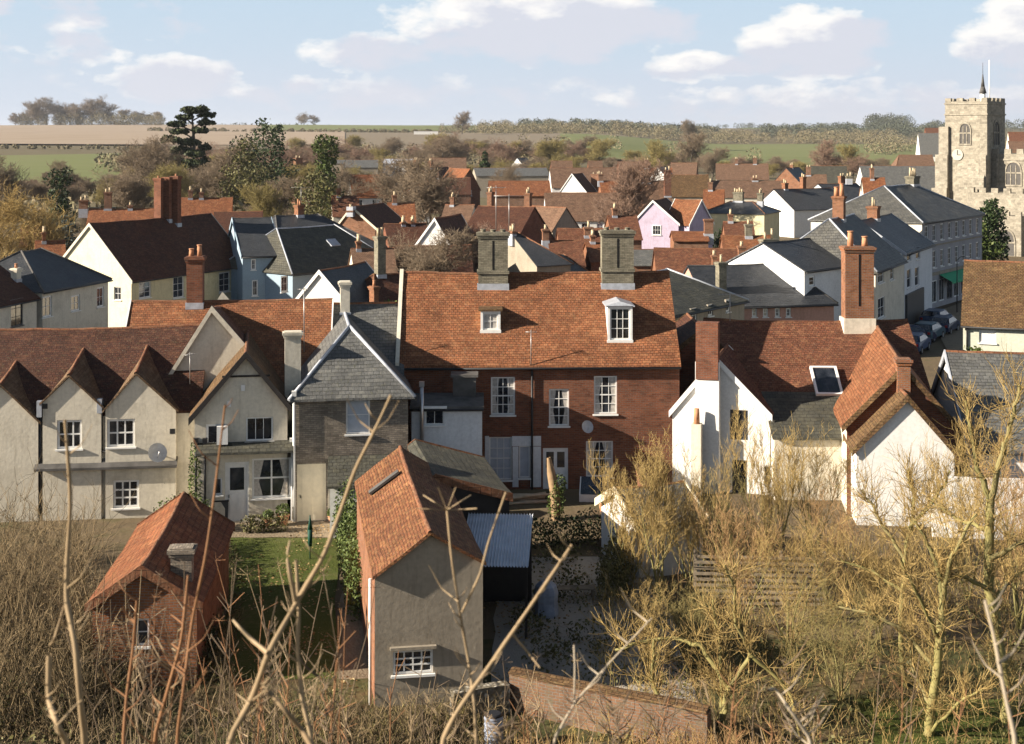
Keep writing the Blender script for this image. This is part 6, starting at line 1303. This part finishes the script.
traced_tree('bare_tree', 'olive barked bare tree with forked trunk, lower right between the two leaning ones', 38.5, G0(928, 38.5), [
    ([(925, 752, 0), (933, 700, 0), (940, 640, 0), (943, 600, .2)], 11, 7), ([(943, 600, .2), (936, 560, .3), (915, 520, .6)], 6, 3), ([(943, 600, .2), (950, 560, -.3), (975, 515, -.6)], 6, 3), ([(936, 670, 0), (905, 630, .8), (870, 612, 1.2), (840, 608, 1.6)], 5, 2),
    ([(940, 640, 0), (918, 596, -.8), (900, 560, -1.2)], 4, 2), ([(930, 705, 0), (912, 670, 1), (910, 630, 1.2)], 4, 2), ([(928, 735, 0), (960, 700, -1), (985, 690, -1.4)], 4, 2)], TW_GOLD, 1, 95)
traced_tree('bare_tree', 'tallest bare tree with thick pale barked trunk near the right edge', 39.5, G0(1000, 39.5), [
    ([(1000, 750, 0), (1010, 700, 0), (1000, 650, 0), (990, 590, 0), (989, 540, 0), (990, 500, .1)], 13, 9), ([(990, 500, .1), (978, 470, .3), (970, 430, .6), (966, 400, .9)], 7, 3), ([(990, 500, .1), (1000, 460, -.3), (1012, 420, -.7), (1020, 385, -1)], 7, 3),
    ([(989, 530, 0), (960, 520, 1), (935, 505, 1.4)], 5, 2), ([(989, 560, 0), (1015, 545, -.8), (1045, 530, -1.2)], 6, 3), ([(990, 590, 0), (960, 575, -.6), (940, 580, -1)], 5, 2), ([(992, 600, 0), (1010, 580, .8), (1030, 565, 1.2)], 5, 2)], TW_GOLD, 2, 105)
traced_tree('bare_tree', 'arching pale barked tree leaning over the brick garden wall', 38.6, G0(728, 38.6), [
    ([(732, 752, 0), (722, 720, 0), (728, 690, 0), (718, 670, .2), (700, 645, .4), (675, 638, .8), (640, 642, 1.0), (615, 650, 1.2)], 7, 3), ([(700, 752, 0), (680, 728, 0), (660, 700, .2), (652, 680, .3), (655, 640, .4)], 6, 3),
    ([(728, 690, 0), (752, 655, -.4), (734, 620, -.6), (735, 590, -.8), (725, 565, -1)], 5, 2), ([(752, 655, -.4), (790, 690, -.5), (800, 735, -.6)], 4, 3), ([(722, 720, 0), (720, 640, .8), (712, 600, 1)], 4, 2)], TW_GOLD, 3, 80)
traced_tree('bare_tree', 'slim bare tree with a bent branch in front of the white gable', 42, G0(900, 42), [
    ([(905, 690, 0), (900, 620, 0), (905, 560, 0), (915, 500, .2), (908, 470, .3)], 6, 3), ([(905, 560, 0), (880, 520, .5), (862, 490, .8)], 4, 2), ([(908, 530, 0), (935, 500, -.5), (950, 470, -.8)], 4, 2), ([(902, 590, 0), (870, 570, .6), (840, 560, .9)], 4, 2)], TW_GOLD, 4, 115)
# hedge, ivy, pots of plants
def hedge(name, label, a, b, h, w_, mat, seed, n=2500, cat='hedge', size=.06):
    rs = np.random.RandomState(seed); a, b = np.array(a, float), np.array(b, float); L = np.linalg.norm(b - a); cl = []
    e = empty(name, label, cat, (*a, 0))
    for i in range(int(L / .35) + 1): p = (b - a) * (i * .35 / L); hh = h * rs.uniform(.8, 1.1); cl.append(((p[0], p[1], hh * .5), (w_ * rs.uniform(.4, .6), w_ * rs.uniform(.4, .6), hh * .52)))
    leaf_cloud('foliage', cl, n, size, mat, e, seed=seed)
hedge('hedge', 'green ivy hedge between the lawn path and the grey rendered outbuilding', (-5.2, 47.5), (-6.9, 58.0), 2.3, 1.0, LF_IVY, 1, 9000)
hedge('ivy', 'ivy climbing the left corner of the bay-windowed cottage', (-13.5, 59.6), (-13.3, 59.7), 3.9, .7, LF_IVY, 2, 900, 'climber')
hedge('ivy', 'ivy clump over the low link behind the brick outhouse roof', (-14.6, 58.6), (-12.6, 58.4), 1.6, .9, LF_IVY, 12, 1500, 'climber')
hedge('potted_plants', 'dark row of plants under the bay window', (-11.0, 58.4), (-9.5, 58.6), .8, .6, LF_OLIVE, 3, 900, 'plants')
hedge('hedge', 'dark hedge left of the lawn behind the brick outhouse', (-12.6, 56.5), (-9.6, 43.5), 1.2, .9, LF_DARK, 4, 7000)
hedge('shrub', 'dark evergreen shrubs at the back of the patio', (.2, 56), (4.5, 57.5), 1.3, 1.3, LF_DARK, 5, 3500, 'shrub')
hedge('shrub', 'mixed shrubs along the left side of the garden store', (3.5, 49.5), (4.3, 54), 1.5, 1.3, LF_OLIVE, 6, 3500, 'shrub')
e = empty('tree_stump', 'tall bare orange cut trunk wrapped in ivy beside the white door', 'stump', tuple(at(556, 520, 0)))
tubes_mesh('trunk', [(np.array([[0, 0, 0], [-.05, 0, 1.2], [-.2, 0, 2.0], [-.32, 0, 2.7]]), np.array([.2, .22, .19, .08]))], mplain('cut_wood', (.27, .18, .10), .8), e, sides=8)
leaf_cloud('ivy', [((0, -.1, .8), (.4, .4, .7)), ((.1, 0, 1.5), (.35, .3, .5))], 800, .06, LF_IVY, e, seed=5)
# ---------------------------------------------------------------- dry stems close to the camera, on top of the slope
STEMD = mtwig('dry_stem_dark', [(.07, .05, .035), (.14, .10, .065), (.2, .15, .10)], 6); STEM = mtwig('dry_stem_tan', [(.20, .14, .08), (.30, .22, .13), (.36, .27, .17)], 6); STEMR = mtwig('dry_stem_red', [(.20, .10, .05), (.28, .145, .07)], 6); STEMP = mtwig('dry_stem_pale', [(.28, .23, .17), (.38, .32, .24)], 6)
def stem(label, D, pts, w0, w1, mat, branches=(), umbel=None, name='dry_stem'):
    p = pts[-1]; x = (p[0] - CX) * D / F; g_ = np.array((x, D, ground_z(x, D) - .05)); e = empty(name, label, 'plant stem', tuple(g_)); segs = []
    def path(pp, a, b, down=False, Dd=D):
        P = [np.array(atY(px, py, Dd + .06 * math.sin(px * .3))) - g_ for px, py in pp]
        if down: P.append(np.array([0, 0, 0.]))
        P = np.array(P); n = len(P); t_ = np.linspace(0, n - 1, n * 4); Q = np.stack([np.interp(t_, np.arange(n), P[:, k]) for k in range(3)], 1)
        K = np.array([.25, .5, .25]); 
        for k in range(3): Q[1:-1, k] = np.convolve(Q[:, k], K, 'valid')
        segs.append((Q, np.linspace(a, b, n * 4) * (1 + .16 * np.sin(t_ * 5.3 + D * 9) ** 5) * .66 * D / F / 2))
    path(pts, w0, w1, True)
    r_ = np.random.RandomState(int(pts[0][0] * 7 + pts[0][1]))
    if D < 6:
        for k in range(int(4 + len(pts))):
            i = r_.randint(0, len(pts) - 1); q = r_.rand(); a = pts[i][0] * (1 - q) + pts[i + 1][0] * q; b = pts[i][1] * (1 - q) + pts[i + 1][1] * q; sg = r_.choice([-1, 1]); l_ = r_.uniform(8, 38)
            path([(a, b), (a + sg * l_ * .45, b - l_ * .35), (a + sg * l_ * .8, b - l_ * 1.0)], 2.6, 1.0)
    for bp, a, b in branches: path(bp, a, b)
    if umbel:
        ux, uy, ur, un = umbel
        for i in range(un): a = math.pi * (1.02 + .96 * i / (un - 1)); path([(ux, uy), (ux + ur * .5 * math.cos(a), uy + ur * .4 * math.sin(a)), (ux + ur * math.cos(a), uy + ur * .8 * math.sin(a))], w0 * .45, w0 * .5)
    tubes_mesh('stem', segs, mat, e, sides=7)
stem('thick pale dry stem rising highest at the left, kinked halfway', 4.6, [(65, 420), (71, 500), (67, 560), (66, 600), (76, 650), (80, 700), (86, 746)], 5, 12, STEM, [([(66, 600), (54, 640), (50, 645)], 4, 3)])
stem('short pale forked stem beside the tall kinked one', 4.2, [(49, 655), (48, 700), (58, 725), (68, 746)], 8, 10, STEM, [([(58, 725), (75, 706), (82, 700)], 4, 2)])
stem('reddish leaning stem in front of the brick outhouse chimney', 5.2, [(225, 405), (215, 490), (205, 560), (192, 620), (182, 700), (176, 746)], 3, 6, STEMR)
stem('second reddish stem crossing the outhouse gable', 5.4, [(188, 575), (182, 640), (168, 690), (152, 746)], 4, 8, STEMR)
stem('slim reddish stem left of the outhouse window', 5.6, [(137, 600), (133, 650), (126, 700), (123, 746)], 4, 6, STEMR)
stem('long thick diagonal stem running from the slate house to the bottom left', 4.4, [(391, 395), (374, 432), (356, 467), (341, 510), (324, 556), (296, 603), (268, 653), (252, 700), (222, 750)], 3.5, 12, STEM, [([(296, 603), (290, 575), (287, 556), (290, 540)], 8, 3), ([(268, 653), (252, 640), (240, 628), (233, 620)], 7, 4), ([(258, 680), (285, 710), (302, 730), (312, 748)], 6, 9)])
stem('upright pale stem right of the thick diagonal one', 4.8, [(296, 560), (299, 610), (297, 650), (302, 700), (314, 748)], 5, 9, STEM)
stem('pale umbel stem in front of the grey rendered gable', 5.0, [(447, 510), (451, 555), (460, 613), (468, 658), (474, 700), (477, 748)], 3.5, 5, STEM, [([(506, 492), (489, 540), (480, 575), (462, 612)], 3, 4)], (447, 510, 30, 6))
stem('dry stem crossing the dark canopy towards the bottom centre', 4.5, [(572, 545), (545, 585), (512, 633), (481, 678), (456, 713), (438, 750)], 5, 9, STEM, [([(512, 633), (530, 655), (540, 668)], 4, 2)])
stem('thin white stem over the brick garden wall', 5.0, [(652, 618), (612, 660), (590, 685), (574, 704), (548, 750)], 2, 5, STEMP, [([(574, 645), (575, 670), (574, 704)], 2.5, 3)])
stem('pale stem curving over the lower right undergrowth', 4.8, [(768, 690), (775, 688), (790, 710), (808, 735), (812, 750)], 4, 6, STEMP)
stem('pale leaning stem at the bottom right corner', 4.2, [(985, 600), (995, 640), (1004, 690), (1018, 750)], 5, 8, STEMP)
rs = np.random.RandomState(77)
for i in range(110):
    D = rs.uniform(5, 14); px = rs.choice([rs.uniform(90, 350), rs.uniform(330, 640), rs.uniform(640, 1020)], p=[.55, .25, .2]); top = rs.uniform(560, 715) if px < 350 else rs.uniform(650, 725); ln = rs.uniform(-.35, .35)
    pp = [(px + ln * (top - 750) * q + rs.normal(0, 1.5), 750 + (top - 750) * q) for q in (1, .75, .5, .25, 0)]
    br = [([(pp[j][0], pp[j][1]), (pp[j][0] + rs.uniform(-18, 18), pp[j][1] - rs.uniform(5, 22))], 1.6, 1.0) for j in (1, 2, 2, 3)]
    stem(('thin dark brown weed stalk', 'thin tan weed stalk', 'thin dark brown weed stalk', 'thin reddish weed stalk')[i % 4] + (' with a spoked seed head' if i % 3 == 0 else ' with side twigs') + ' on the ' + ('left' if px < 350 else 'middle' if px < 640 else 'right') + ' foreground slope', D, pp, 1.1, 1.9, (STEMD, STEM, STEMD, STEMR)[i % 4], br, (pp[0][0], pp[0][1], rs.uniform(6, 11), 5) if i % 3 == 0 else None, 'weed_stalk')
for o in COL.objects:
    if o.name.startswith('weed_stalk'): o['group'] = 'dry weed stalks on the slope'

for o in list(COL.objects):
    if o.name.startswith('plant_pot'): r = o['pr']; leaf_cloud('plant', [((0, 0, r * 2.6), (r * 1.2, r * 1.2, r * 1.1))], 260, .06, LF_IVY, o, seed=int(r * 100)); del o['pr']
lv = []; rs = np.random.RandomState(4); cl = [((rs.uniform(-11, -5), rs.uniform(42, 60), .07), (.8, .8, .015)) for i in range(60)] + [((rs.uniform(-.5, 5), rs.uniform(41, 56), .06), (.8, .8, .015)) for i in range(60)]
o = leaf_cloud('fallen_leaves', cl, 3800, .05, mleaf('dead_leaves', [(.14, .08, .03), (.28, .18, .08), (.40, .30, .15)]), seed=6, flat=1); o['kind'] = 'stuff'
# ---------------------------------------------------------------- thin winter haze
mb = MB(); mb.box(-7200, 7200, -1700, 9300, -8, 120); hz = mb.build('haze', None) if False else None
m = bpy.data.materials.new('haze_air'); m.use_nodes = True; t = NT(m.node_tree)
v_ = t.n('ShaderNodeVolumePrincipled', {'Color': (.86, .91, 1, 1), 'Density': .00005, 'Anisotropy': .2})
t.nt.links.new(v_.outputs[0], t.n('ShaderNodeOutputMaterial').inputs[1])
hz = mb.build('haze', m); hz['kind'] = 'stuff'
